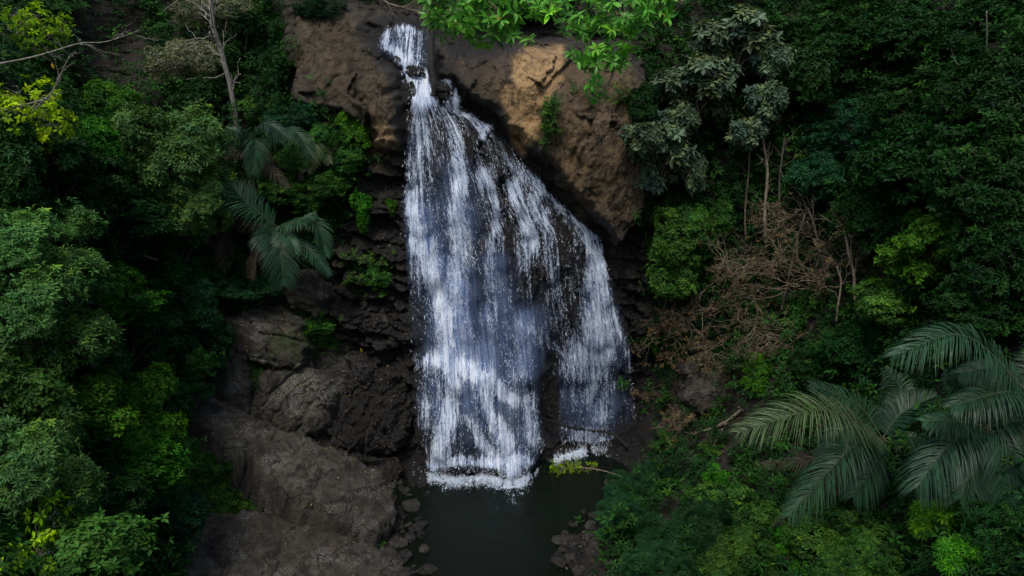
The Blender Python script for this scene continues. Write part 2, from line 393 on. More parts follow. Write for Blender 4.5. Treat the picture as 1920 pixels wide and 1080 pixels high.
def zones(P, nz=1.0):
    px, py = proj(P); x, y, z = P[..., 0], P[..., 1], P[..., 2]
    n = 22*perlin(x*1.1, y*.6, z*1.1)+9*perlin(x*4, y*2, z*4)
    OC = [(985,85),(1066,86),(1058,150),(1025,205),(1002,262),(985,300),(955,270),(945,215),(940,160),(962,130)]
    ochre = sstep(-5, 9, sdf(px+n*.45, py+n*.3, OC))
    ochre = np.maximum(ochre, .42*stroke(px+n, py, [(1055,200,24,.8),(1075,300,34,1),(1100,385,30,.7)]))
    ochre = np.maximum(ochre, .8*stroke(px+n*.6, py, [(708,215,16,.3),(722,260,20,1),(712,275,22,.9)]))
    ochre = np.maximum(ochre, .22*sstep(0, 40, sdf(px, py, WALL_R))+.10*sstep(0, 40, sdf(px, py, WALL_L)))
    moss = np.maximum(stroke(px+n, py, [(1045,185,20,.8),(1032,230,24,1),(1018,275,20,.7)]), .75*stroke(px+n, py, [(880,170,16,.2),(905,205,18,.8),(950,232,16,.5),(1000,290,14,.7)]))
    moss = np.maximum(moss, .62*stroke(px+n, py, [(560,560,70,.5),(620,640,60,.9),(520,640,50,.8)]))
    moss = np.maximum(moss, .68*stroke(px+n, py, [(690,330,50,.4),(690,400,50,.8),(680,520,50,.9)]))
    f = sdf(px+n, py, FALL)
    wet = np.maximum(sstep(-46, -4, f), .92*sstep(300, 340, py)*sstep(612, 660, px+n)*sstep(800, 780, px))
    wet = np.maximum(wet, .9*sstep(430, 470, py)*sstep(1120, 1150, px)*sstep(1270, 1190, px+n))
    wet = np.maximum(wet, .85*sstep(820, 850, px)*sstep(960, 900, px+.6*py-90+n)*sstep(260, 200, py))
    wet = np.maximum(wet, sstep(.55, .15, z+.012*n))
    wet = np.maximum(wet, .6*sstep(-10, 14, sdf(px+n, py, [(815,88),(982,86),(945,160),(948,245),(885,205),(830,160)])))
    wet = wet*(1-.8*np.clip(ochre*1.3, 0, 1))
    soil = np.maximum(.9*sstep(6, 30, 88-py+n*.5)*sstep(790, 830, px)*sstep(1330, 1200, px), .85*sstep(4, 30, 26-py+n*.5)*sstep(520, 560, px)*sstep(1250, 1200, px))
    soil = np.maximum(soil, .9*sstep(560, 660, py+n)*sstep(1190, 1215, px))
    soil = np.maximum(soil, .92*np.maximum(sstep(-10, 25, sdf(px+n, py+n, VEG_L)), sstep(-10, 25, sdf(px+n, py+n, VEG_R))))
    return np.stack([ochre, moss, wet, 1-soil], -1)
def grid_faces(nx, ny, keep=None):
    i = np.arange(nx*ny).reshape(ny, nx)
    F = np.stack([i[:-1, :-1], i[:-1, 1:], i[1:, 1:], i[1:, :-1]], -1)
    if keep is not None: F = F[keep]
    return F.reshape(-1, 4)
xs = axis(-36, -9.6, 9.4, 36, .06, .4); zs = axis(-1.6, -1.5, 23, 38, .06, .4)
X, Z = np.meshgrid(xs, zs)
DG = Dfull(X, Z)
Pc = np.stack([X, DG, Z], -1)
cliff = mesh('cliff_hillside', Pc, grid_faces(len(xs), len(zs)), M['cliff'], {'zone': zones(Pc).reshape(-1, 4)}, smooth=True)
tag(cliff, kind='structure')
hx = axis(-36, -12, 12, 36, .12, .5); hy = axis(-29, -15, 3, 8, .12, .5)
HX, HY = np.meshgrid(hx, hy)
LOWER = [[(298,733),(380,752),(560,838),(700,902),(735,952),(728,996),(640,1000),(500,905),(340,805)],[(330,985),(400,955),(570,985),(735,1036),(775,1085),(730,1180),(420,1200),(320,1120)],
 [(425,560),(560,500),(620,540),(700,640),(770,700),(775,800),(760,890),(640,880),(500,825),(390,790),(392,668)],[(690,1000),(790,1020),(800,1055),(760,1090),(705,1075)],[(1285,690),(1362,700),(1365,755),(1320,772),(1285,745)],[(540,800),(640,840),(760,890),(780,940),(740,960),(690,905),(600,850)]]
def Hfull(x, y):
    h = Hbase(x, y); bank = sstep(-.3, .6, h)
    v, f1, f2, ox, oy = cell(x*1.4, y*1.4, 5)
    px, py = proj(np.stack([x, y, h], -1)); low = np.zeros(np.shape(h))
    for pl in LOWER: low = np.maximum(low, sstep(-25, 20, sdf(px, py, pl)))
    h = h-low*1.15
    return h+bank*(.30*fbm(x*.8, y*.8, 1.1, 4)+.10*(v-.5))+.06*fbm(x*3, y*3, 2, 3)-(1-bank)*.1
HG = Hfull(HX, HY)
Ph = np.stack([HX, HY, HG], -1)
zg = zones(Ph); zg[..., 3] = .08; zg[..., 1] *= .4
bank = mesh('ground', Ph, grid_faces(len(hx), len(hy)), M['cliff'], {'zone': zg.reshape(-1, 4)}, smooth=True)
tag(bank, kind='structure')
def bilin(G, xa, ya, x, y):
    i = np.clip(np.searchsorted(xa, x)-1, 0, len(xa)-2); j = np.clip(np.searchsorted(ya, y)-1, 0, len(ya)-2)
    u = np.clip((x-xa[i])/(xa[i+1]-xa[i]), 0, 1); v = np.clip((y-ya[j])/(ya[j+1]-ya[j]), 0, 1)
    return G[j, i]*(1-u)*(1-v)+G[j, i+1]*u*(1-v)+G[j+1, i]*(1-u)*v+G[j+1, i+1]*u*v
Dq = lambda x, z: bilin(DG, xs, zs, x, z)
Hq = lambda x, y: bilin(HG, hx, hy, x, y)
def hit(px, py, off=0.0):
    """the point of the terrain seen at a photo pixel, moved off metres towards the camera"""
    d = ray(px, py); Y = np.linspace(-27, 16, 900); t = (Y-CAM[1])/d[1]
    P = CAM+d*t[:, None]
    ins = (P[:, 2] < np.maximum(Hq(P[:, 0], P[:, 1]), 0)) | (P[:, 1] > Dq(P[:, 0], np.clip(P[:, 2], -1.5, 37)))
    k = np.argmax(ins) if ins.any() else len(Y)-1
    du = d/np.linalg.norm(d)
    return P[k]-du*off
def blur(G, n):
    G = G.copy()
    for _ in range(n):
        G[1:-1, 1:-1] = (G[1:-1, 1:-1]*2+G[:-2, 1:-1]+G[2:, 1:-1]+G[1:-1, :-2]+G[1:-1, 2:])/6
    return G
def erode(G, r):
    for _ in range(r):
        H = G.copy()
        H[1:] = np.minimum(H[1:], G[:-1]); H[:-1] = np.minimum(H[:-1], G[1:]); H[:, 1:] = np.minimum(H[:, 1:], G[:, :-1]); H[:, :-1] = np.minimum(H[:, :-1], G[:, 1:]); G = H
    return G
DB = blur(erode(DG, 4), 12); Dsm = lambda x, z: bilin(DB, xs, zs, x, z)

# ------------------------------------------------------------------ rocks
def slab(name, poly, ctrl, bulge, thick, label, cat, mat, grain=(1.0, 0.0), rough=.10, step=.05, seed=0, group=None, wet=0.0, edge=.5, blocky=0.0, lift=0.0):
    A, B, Cc = [at(*c) for c in ctrl]
    n = np.cross(B-A, Cc-A); n = unit(n); n = n if n@(CAM-A) > 0 else -n
    e1 = unit(np.cross([0, 0, 1], n)); e2 = np.cross(n, e1)
    d = ray(np.array([p[0] for p in poly]), np.array([p[1] for p in poly])); t = ((A-CAM)@n)/(d@n)
    W = CAM+d*t[:, None]; c0 = W.mean(0); U = (W-c0)@e1; V = (W-c0)@e2
    pad = .5
    ua = np.arange(U.min()-pad, U.max()+pad, step); va = np.arange(V.min()-pad, V.max()+pad, step)
    GU, GV = np.meshgrid(ua, va); o = seed*13.7
    s = sdf(GU+.16*fbm(GU*1.3+o, GV*1.3, 1, 3), GV+.16*fbm(GU*1.3, GV*1.3+o, 5, 3), list(zip(U, V)))+.22*(cell(GU*1.1+o, GV*1.1, 31+seed)[0]-.5)
    h = bulge*(1-np.exp(-np.clip(s, 0, None)/edge))
    q = np.clip(-s/.22, 0, 1); h = h-thick*q**.9
    gu = GU*grain[0]+GV*grain[1]; gv = -GU*grain[1]+GV*grain[0]
    n0 = fbm(GU*.7+o, GV*.7, 3, 3)
    v, f1, f2, ox, oy = cell(gu*.5+.3*n0+o, gv*1.0+.35*n0, 7+seed)
    v2, g1, g2, ox2, oy2 = cell(gu*1.3+.5*n0+o, gv*2.2+.5*n0, 17+seed)
    h = h+(.04+.22*blocky)*(v-.5)*2*sstep(0, .3, s)+blocky*(.22*oy+.12*(v2-.5))-(.10+.1*blocky)*sstep(.10, 0, f2-f1)-.04*blocky*sstep(.14, 0, g2-g1)
    tl = .18+blocky*.8
    h = h+tl*.45*(np.sin(v*50)*ox*.5+np.cos(v*91)*oy)/1.0+tl*.12*(np.sin(v2*50)*ox2+np.cos(v2*91)*oy2)
    h = h+.45*rough*fbm(gu*.8+o, gv*1.7, 2, 5, .55)+.06*n0+lift-.045*np.abs(fbm(gu*.8+o, gv*5.5, 6, 4))-.025*np.abs(fbm(gu*4+o, gv*9, 8, 3))
    P = c0+GU[..., None]*e1+GV[..., None]*e2+h[..., None]*n
    k = s > -.26
    keep = k[:-1, :-1] & k[1:, :-1] & k[:-1, 1:] & k[1:, 1:]
    F = grid_faces(len(ua), len(va), keep)
    used = np.unique(F); mp = np.full(GU.size, -1); mp[used] = np.arange(len(used)); P = P.reshape(-1, 3)[used]
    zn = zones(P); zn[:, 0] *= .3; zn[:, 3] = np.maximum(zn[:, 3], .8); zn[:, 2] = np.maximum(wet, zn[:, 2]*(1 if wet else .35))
    ob = mesh(name, P, mp[F], mat, {'zone': zn}, smooth=True)
    tag(ob, label, cat, group)
    nn = np.zeros_like(P); nn[:] = n
    SLABS.append((P, s.ravel()[used], n))
    return ob
SLABS = []
slab('rock_slab', [(298,733),(380,752),(470,800),(560,838),(640,866),(700,902),(735,952),(728,996),(700,1016),(640,1000),(570,960),(500,905),(420,860),(340,805)], [(300,735,-2.4),(720,960,-4.4),(560,940,-5.4)], .35, 1.6,
     'long grey lichened rock slab sloping down to the pool, the longest on the left bank', 'rock slab', M['slab'], (.86, -.5), .13, seed=1, blocky=.06, edge=.2, lift=.45)
slab('rock_slab', [(330,985),(400,955),(480,962),(570,985),(660,1008),(735,1036),(775,1085),(730,1180),(420,1200),(320,1120)], [(330,1000,-7.2),(740,1050,-6.6),(420,1150,-10)], .3, 1.0,
     'flat dark slab at the bottom edge, below the long lichened slab', 'rock slab', M['slab'], (.96, -.28), .10, seed=2, blocky=.12, edge=.3, lift=.05)
slab('boulder', [(425,600),(470,572),(530,578),(572,606),(580,650),(556,692),(500,690),(440,668)], [(430,660,-.6),(575,650,-.2),(520,580,.3)], .55, 1.2,
     'rounded brown boulder with a yellow leaf, below the left palms', 'boulder', M['slab'], (.8, -.6), .12, seed=3, blocky=.2)
slab('boulder', [(540,500),(600,505),(618,560),(590,590),(545,575),(520,540)], [(530,570,.2),(615,560,.4),(570,500,.8)], .45, 1.2,
     'brown mossy boulder just under the hanging palm fronds', 'boulder', M['slab'], (.9, -.4), .12, seed=4)
slab('boulder', [(392,668),(418,646),(452,660),(470,720),(462,790),(430,800),(402,760)], [(395,760,-1.6),(465,780,-1.6),(430,660,-.8)], .4, 1.2,
     'narrow upright brown rock between dark shrubs and the big angular slab', 'boulder', M['slab'], (.3, -.95), .12, seed=5)
slab('rock_slab', [(470,712),(520,686),(575,694),(610,705),(632,740),(610,795),(560,822),(505,822),(468,790)], [(470,800,-1.6),(610,800,-1.2),(540,690,-.2)], .5, 1.3,
     'big angular grey-brown slab in the middle of the left bank', 'rock slab', M['slab'], (.75, .65), .12, seed=6, blocky=.4, edge=.3)
slab('rock_ledge', [(572,668),(630,648),(690,655),(712,690),(690,730),(640,742),(590,722)], [(575,735,-.3),(710,720,.2),(640,650,.9)], .4, 1.2,
     'cracked brown ledge right of the big angular slab', 'rock ledge', M['slab'], (.95, -.3), .12, seed=7, blocky=.6, wet=.6)
slab('rock_ledge', [(610,800),(640,745),(700,700),(740,690),(770,720),(775,800),(740,850),(680,860),(630,850)], [(620,850,-1.3),(770,850,-.4),(720,700,.7)], .35, 1.2,
     'dark wet fractured ledge beside the foot of the waterfall', 'rock ledge', M['wetrock'], (.6, .8), .14, seed=8, blocky=.9, wet=.9)
slab('rock_ledge', [(560,842),(620,830),(690,858),(745,862),(760,890),(720,905),(650,880),(590,868)], [(570,860,-2.2),(750,890,-1.0),(660,835,-.9)], .25, .9,
     'low dark wet ledge between the long slab and the pool', 'rock ledge', M['wetrock'], (.9, -.4), .12, seed=9, blocky=.8, wet=.9)
slab('rock', [(712,950),(745,945),(768,975),(760,1010),(730,1015),(712,990)], [(712,1000,-4.4),(765,1005,-4.3),(740,945,-3.4)], .3, .8,
     'small brown wet rock off the lower tip of the long slab', 'rock', M['slab'], (.9, -.4), .12, seed=10, wet=.5)
slab('rock', [(690,1020),(740,1000),(790,1020),(800,1055),(760,1090),(705,1075)], [(690,1080,-6.6),(800,1060,-6.2),(740,1000,-5)], .25, .8,
     'low wet brown rock at the water in the bottom of the picture', 'rock', M['slab'], (.9, -.4), .12, seed=11, wet=.5, blocky=.4)
slab('boulder', [(1285,690),(1330,682),(1362,710),(1365,755),(1320,772),(1285,745)], [(1285,760,.3),(1365,755,.2),(1325,685,.9)], .4, 1.0,
     'grey boulder under the rusty dead shrubs on the right bank', 'boulder', M['slab'], (.9, -.3), .12, seed=12)

def boulder(name, px, py, off, size, label, mat, seed=0, squash=(1, .8, 1), wet=1.0):
    c = hit(px, py, off); n = 34
    th, ph = np.meshgrid(np.linspace(0, 2*math.pi, 2*n, endpoint=False), np.linspace(.02, math.pi-.02, n))
    d = np.stack([np.cos(th)*np.sin(ph), np.sin(th)*np.sin(ph), np.cos(ph)], -1); o = seed*9.1
    r = 1+.35*fbm(d[..., 0]*1.3+o, d[..., 1]*1.3, d[..., 2]*1.3, 4)
    v = cell(th*1.1+o, ph*1.6, seed)[0]; r = r+.12*(v-.5)
    r[:, 0] = r[:, 0]
    P = c+d*r[..., None]*np.array(squash)*size
    i = np.arange(2*n*n).reshape(n, 2*n); j = np.roll(i, -1, 1)
    F = np.stack([i[:-1], i[1:], j[1:], j[:-1]], -1).reshape(-1, 4)
    zn = np.zeros((P.size//3, 4)); zn[:, 2] = wet; zn[:, 3] = 1
    o_ = mesh(name, P, F, mat, {'zone': zn}, smooth=True)
    return tag(o_, label, 'boulder')
boulder('boulder', 742, 116, .3, .24, 'small black boulder on the left edge of the upper cascade', M['wetrock'], 1)
boulder('boulder', 776, 136, .42, .34, 'black boulder splitting the upper cascade, mid-channel', M['wetrock'], 2, (1.35, .8, .7))
boulder('boulder', 763, 177, .40, .46, 'tall black rock left of the narrow neck of the fall', M['wetrock'], 3, (.75, .7, 1.2))
boulder('boulder', 829, 170, .35, .42, 'square black rock between the two channels under the log', M['wetrock'], 4, (1.0, .8, .9))
boulder('rock', 1143, 903, .15, .24, 'small pale angular rock in the pool near the right bank', M['slab'], 5, (1, .8, .75), wet=0)
boulder('boulder', 896, 236, .3, .28, 'black rock beneath the thin right-hand lip of the fall', M['wetrock'], 6, (1.3, .7, .6))

# ------------------------------------------------------------------ water
BRIGHT = [[(718,62,14,.6),(728,90,20,1),(755,112,20,1),(762,122,14,.8)],[(762,55,34,.85),(775,100,26,.75)],
 [(752,120,10,1),(764,148,10,1.2),(780,165,14,1.25),(792,190,18,1.2)],[(772,108,12,1),(790,130,11,1.2),(796,165,12,1.2),(802,190,18,1.1)],
 [(812,150,4,.8),(842,150,6,.9),(852,170,9,1),(858,205,9,.9),(884,222,9,.8),(914,234,9,1)],
 [(800,185,18,1),(790,215,26,.7),(785,300,26,.62),(775,350,22,.7),(772,390,16,1),(785,450,26,.85),(812,520,24,1.05),(834,600,19,1.15),(840,660,18,1.1),(848,720,22,1),(838,780,16,.8),(822,860,18,.8)],
 [(835,205,22,.55),(858,270,20,.6),(866,330,22,.95),(852,410,24,.9),(860,470,22,.85),(848,560,20,.65),(838,640,16,.7)],
 [(880,228,12,.6),(912,238,12,.9),(900,260,10,.5)],[(925,260,14,.55),(965,310,14,.6),(1010,360,14,.6)],[(1050,700,16,.5),(1075,640,18,.55),(1150,720,20,.5)],[(905,330,16,.8),(930,380,18,.7),(925,440,12,.55),(920,520,16,.55),(925,600,14,.45)],
 [(960,350,16,.8),(985,410,20,.75),(995,450,24,.85),(985,500,18,.6)],[(1000,330,9,.6),(1046,376,10,.8),(1085,412,14,.9),(1108,446,14,.9)],
 [(1000,370,12,.7),(1005,410,12,.6)],[(1022,400,16,.6),(1032,480,18,.5),(1046,560,18,.45),(1060,640,16,.5)],
 [(1100,440,16,.7),(1118,490,26,.8),(1128,550,30,.95),(1122,600,30,.85),(1130,650,32,.95),(1110,700,30,.8),(1100,750,24,.55)],[(1136,540,8,.8),(1150,600,8,.7),(1172,640,8,.6),(1184,690,6,.6)],
 [(785,680,14,.7),(830,672,24,1.1),(880,695,24,1.1),(930,725,20,1),(966,752,14,.7)],[(985,612,20,.75),(1025,640,10,.7),(1060,665,12,.7),(1095,680,14,.6)],
 [(1060,670,12,.6),(1075,700,20,.6)],[(965,640,18,.5),(960,700,18,.5),(985,700,16,.6)],
 [(850,740,14,.8),(838,800,20,1),(820,865,20,.95),(808,880,12,1)],[(905,720,18,.9),(920,770,14,.9),(945,820,18,1.05),(962,865,22,1.15),(960,895,14,1.1)],
 [(800,874,14,.8),(860,868,18,.85),(920,868,18,.95),(990,868,16,.75)],[(1050,826,12,.7),(1130,830,14,.8)],[(870,780,12,.9),(905,830,16,.8),(930,860,18,.9)],[(985,740,18,.75),(998,790,18,.75),(1000,825,16,.7)],[(800,760,16,.5),(790,800,10,.4)],
 [(1120,740,26,.5),(1130,775,24,.6)],[(1060,806,10,.5),(1120,818,18,.9),(1140,826,10,.8)],[(1192,800,7,.8),(1196,832,12,1)]]
DARKS = [[(880,265,12,1),(884,330,10,1),(880,380,8,.6)],[(935,270,26,1),(965,300,24,.9)],[(940,330,8,.6),(955,420,9,.8),(948,520,12,.6)],
 [(1050,405,12,.4),(1062,460,16,.5),(1052,540,18,.6),(1062,590,18,.7)],[(1085,460,12,.8),(1092,520,14,.7)],[(790,560,12,.9),(795,610,18,1.1),(785,650,14,.8)],
 [(900,520,10,.9),(902,570,9,.8)],[(938,560,10,.6),(936,660,9,.8),(940,700,8,.7)],[(1032,650,18,1.1),(1034,720,20,1.2),(1030,800,18,1.2)],
 [(868,775,12,.8),(880,810,14,.8)],[(940,765,16,.8),(952,800,14,.6)],[(1160,700,16,.6),(1166,770,16,1),(1170,820,12,.9)],[(740,60,9,.4),(748,66,9,.4)],[(770,128,13,1.1),(790,118,8,.9),(800,128,8,.8)],[(764,168,10,1.1),(762,190,9,1)],[(785,70,9,.6),(790,98,10,.7)],[(760,80,8,.4),(764,100,8,.5)],[(800,720,16,.4)],
 [(818,170,8,.9),(828,186,12,.9)],[(1015,560,10,.5),(1012,600,10,.4)]]
MIST = [[(790,400,34,.6),(800,470,34,.7),(850,540,44,.85),(850,620,44,.9),(880,690,60,.8)],[(925,500,26,.5),(930,600,40,.6),(940,690,40,.6)],[(985,610,34,.75),(980,690,34,.55)],
 [(860,330,26,.5),(860,430,30,.6)],[(1000,470,30,.45)],[(1130,580,30,.4),(1140,660,30,.4)],[(1125,765,40,.6),(1090,740,50,.3)],[(790,260,24,.35)],[(860,740,60,.5),(960,800,60,.35)],[(735,90,22,.5),(770,90,26,.4)]]
def water_fields(px, py, x, z):
    wx = px+5*perlin(x*2.2, z*1.1, 1.5)+3*perlin(x*6, z*3, 2.5); wy = py+4*perlin(x*2, z*2, 5.5)
    body = sstep(-7, 9, sdf(wx, wy, FALL))
    b = np.zeros(px.shape); d = b.copy(); m = b.copy()
    for s in BRIGHT: b = np.maximum(b, stroke(wx, wy, s))+.12*stroke(wx, wy, s)
    for s in DARKS: d = np.maximum(d, stroke(wx, wy, s))
    for s in MIST: m = np.maximum(m, stroke(px, py, s))
    base = .34+.14*fbm(x*1.4, z*.35, 3.3, 3)
    dens = np.clip(base*(1-.7*np.clip(d, 0, 1))+.62*np.clip(b, 0, 1.25), 0, 1.15)*body
    dens *= 1-.8*sstep(-4, 6, sdf(wx, wy, [(1012,700),(1052,700),(1050,825),(1010,825)]))
    return dens, m*body*(1-.5*np.clip(d, 0, 1)), body
def water_mat():
    t = NT('falling_water')
    fl = t.attr('flow').outputs['Vector']; a = t.attr('dens').outputs['Fac']; ms = t.attr('mist').outputs['Fac']
    n1 = t.noise(t.mapping(fl, (6, .5, 1)), 1.0, 6, .62, .5)
    n2 = t.noise(t.mapping(fl, (17, 3.8, 1)), 1.0, 5, .7, 1.1)
    n3 = t.noise(t.mapping(fl, (1.8, .5, 1)), 1.0, 3, .5)
    n4 = t.noise(t.mapping(fl, (34, 9, 1)), 1.0, 4, .7, 1.6)
    n = t.math('ADD', t.math('ADD', t.math('MULTIPLY', n1, .40), t.math('MULTIPLY', n2, .36)), t.math('MULTIPLY', n4, .24))
    th = t.math('SUBTRACT', .612, t.math('MULTIPLY', a, .185))
    al = t.rng(t.math('SUBTRACT', n, th), -.015, .085)
    mi = t.math('MULTIPLY', ms, t.rng(t.math('ADD', t.math('MULTIPLY', n1, .6), t.math('MULTIPLY', n3, .4)), .3, .66, .12, .80))
    al = t.math('MAXIMUM', t.math('MULTIPLY', al, t.rng(a, 0, .9, .55, .97)), mi)
    al = t.math('MULTIPLY', al, t.rng(a, .0, .12))
    b = t.n('ShaderNodeBsdfPrincipled'); t.set(b.inputs['Base Color'], t.mix(t.rng(t.math('ADD', t.math('MULTIPLY', al, .5), t.math('MULTIPLY', t.rng(n, .42, .60), .5)), .2, .85), (.20, .35, .70), (.84, .91, 1.0))); b.inputs['Roughness'].default_value = .45
    b.inputs['Specular IOR Level'].default_value = .25
    bu = t.n('ShaderNodeBump'); bu.inputs['Strength'].default_value = .8; bu.inputs['Distance'].default_value = .12
    t.set(bu.inputs['Height'], n); t.set(b.inputs['Normal'], bu.outputs[0])
    tl = t.n('ShaderNodeBsdfTranslucent'); tl.inputs['Color'].default_value = (.50, .68, .95, 1)
    m0 = t.n('ShaderNodeMixShader'); m0.inputs[0].default_value = .2
    t.t.links.new(b.outputs[0], m0.inputs[1]); t.t.links.new(tl.outputs[0], m0.inputs[2])
    tr = t.n('ShaderNodeBsdfTransparent'); m1 = t.n('ShaderNodeMixShader'); t.set(m1.inputs[0], al)
    t.t.links.new(tr.outputs[0], m1.inputs[1]); t.t.links.new(m0.outputs[0], m1.inputs[2])
    return t.done(m1.outputs[0])
def drop_mat():
    t = NT('water_droplets'); b = t.n('ShaderNodeBsdfPrincipled'); b.inputs['Base Color'].default_value = (.78, .88, 1.0, 1)
    b.inputs['Roughness'].default_value = .35; b.inputs['Specular IOR Level'].default_value = .4
    return t.done(b.outputs[0])
M['water'] = water_mat(); M['drops'] = drop_mat()
fall = empty('waterfall', (0, 0, 0)); tag(fall, 'white waterfall fanning out over dark rock from a narrow neck into the pool', 'waterfall')
def flow_coords(px, py, x, z):
    L, Rr = fall_edges(py); fan = (px-L)/np.maximum(Rr-L, 30)*380*.0225
    return .5*x+.5*fan
def water_sheet(name, y0, y1, off, layer):
    wx = np.arange(-7.4, 7.2, .06); wz = np.arange(-.1, 20.6, .06); GX, GZ = np.meshgrid(wx, wz)
    GY = Dsm(GX, GZ)-off+.06-.10*np.abs(fbm(GX*1.6, GZ*.5, layer*7.1, 3))
    P = np.stack([GX, GY, GZ], -1); px, py = proj(P)
    dens, mist, body = water_fields(px, py, GX, GZ)
    if layer: dens = dens*1.0-.10; mist = mist*.7
    k = (body > .01) & (py >= y0-6) & (py < y1) & (GZ > -.05)
    keep = k[:-1, :-1] | k[1:, :-1] | k[:-1, 1:] | k[1:, 1:]
    F = grid_faces(len(wx), len(wz), keep); used = np.unique(F); mp = np.full(GX.size, -1); mp[used] = np.arange(len(used))
    fu = flow_coords(px, py, GX, GZ) if y0 > 0 else GX
    fl = np.stack([fu+layer*31.7, GZ-.8*GY, np.full(GX.shape, layer*5.0)], -1).reshape(-1, 3)[used]
    return mesh(name, P.reshape(-1, 3)[used], mp[F], M['water'], {'dens': np.clip(dens, 0, 2).ravel()[used], 'mist': mist.ravel()[used], 'flow': fl}, smooth=True, parent=fall)
water_sheet('upper_cascade', -40, 190, .14, 0)
water_sheet('water_curtain', 190, 960, .16, 0)
water_sheet('outer_veil', 190, 960, .42, 1)

def flecks(seed, N, lo, hi, name, kind):
    g = rs(seed); px = g.uniform(690, 1215, N); py = g.uniform(38, 915, N)
    # onto the bed surface: two fixed-point steps
    Y = np.full(N, 2.0)
    for _ in range(4):
        P = at(px, py, Y); Y = np.clip(Dsm(P[:, 0], np.clip(P[:, 2], -.5, 30)), -3, 9)
    P = at(px, py, Y)
    dens, mist, body = water_fields(px, py, P[:, 0], P[:, 2])
    edge = np.exp(-np.clip(-sdf(px+6*perlin(px*.05, py*.05), py, FALL), -3, None)/2.2)
    n = fbm(flow_coords(px, py, P[:, 0], P[:, 2])*5, P[:, 2]*.8, 3.3, 3)
    pr = np.clip(dens*1.15-.16+.65*n, .02, 1)**1.7*np.minimum(edge, 1)
    k = (g.uniform(size=N) < pr) & (P[:, 2] > -.1)
    P, px, py, dens = P[k], px[k], py[k], dens[k]; n = len(P)
    P[:, 1] -= g.uniform(.10, .62, n)
    m = 9000; sx = np.concatenate([g.uniform(-5.0, 1.2, m*2//3), g.uniform(1.9, 5.8, m-m*2//3)]); ty = Dsm(sx, np.full(m, .2))-.2-np.abs(g.normal(size=m))*.32
    S = np.stack([sx, ty, .04+np.abs(g.normal(size=m))*.16], -1); qx, qy = proj(S); kk = (fbm(sx*1.5, ty, 2, 3) > -.15) & (qx > 775) & (qx < 1208); S = S[kk]
    P = np.concatenate([P, S]); px = np.concatenate([px, qx[kk]]); py = np.concatenate([py, qy[kk]]); n = len(P)
    L0, R0 = fall_edges(py); L1, R1 = fall_edges(py+12); f = np.clip((px-L0)/(R0-L0), 0, 1.05)
    sl = ((1-f)*(L1-L0)+f*(R1-R0))/12*.6
    dz = .2; slope = (Dsm(P[:, 0], P[:, 2]+dz)-Dsm(P[:, 0], P[:, 2]-dz))/(2*dz)
    T = np.stack([sl, -np.clip(slope, -.5, 2.2), -np.ones(n)], -1)
    T = unit(T+g.normal(size=(n, 3))*np.where(py < 200, .45, np.where(py > 865, .9, .33))[:, None])
    side = unit(np.cross(T, g.normal(size=(n, 3)))); out = np.cross(T, side)
    ln = g.uniform(lo, hi, n)*np.where(g.uniform(size=n) < .15, 1.7, 1); w = g.uniform(.004, .010, n)
    bend = g.normal(size=n)*.35
    a = P-T*ln[:, None]*.5; b = P+T*ln[:, None]*.5; m = P+side*(bend*ln)[:, None]
    V = np.stack([a, m+side*w[:, None], m-side*w[:, None], m+out*w[:, None]*1.2, b], 1)
    base = np.arange(n)[:, None]*5
    F = np.concatenate([base+np.array(q) for q in ([0,1,3],[0,3,2],[0,2,1],[4,3,1],[4,2,3],[4,1,2])])
    o = mesh(name, V, F, M['drops'], parent=fall); o['kind'] = kind
    return o
flecks(3, 60000, .04, .17, 'spray', 'stuff')

def pool_mat():
    t = NT('pool_water'); g = t.n('ShaderNodeNewGeometry').outputs['Position']
    n = t.noise(t.mapping(g, (1, 2.2, 1)), 3.2, 6, .7, .6); n2 = t.noise(g, 11, 4, .6); n3 = t.noise(g, .5, 3, .5)
    b = t.n('ShaderNodeBsdfPrincipled'); t.set(b.inputs['Base Color'], t.mix(t.rng(n3, .35, .65), (.0004, .0045, .0014), (.0012, .004, .0008)))
    b.inputs['Roughness'].default_value = .16; b.inputs['Specular IOR Level'].default_value = .27; b.inputs['IOR'].default_value = 1.33
    bu = t.n('ShaderNodeBump'); bu.inputs['Strength'].default_value = 1; bu.inputs['Distance'].default_value = .17
    t.set(bu.inputs['Height'], t.math('ADD', n, t.math('MULTIPLY', n2, .3))); t.set(b.inputs['Normal'], bu.outputs[0])
    return t.done(b.outputs[0])
px_ = np.linspace(-9, 10, 60); py_ = np.linspace(-29, 5, 80); GX, GY = np.meshgrid(px_, py_)
pool = mesh('pool_water', np.stack([GX, GY, GX*0], -1), grid_faces(60, 80), pool_mat()); tag(pool, kind='structure')
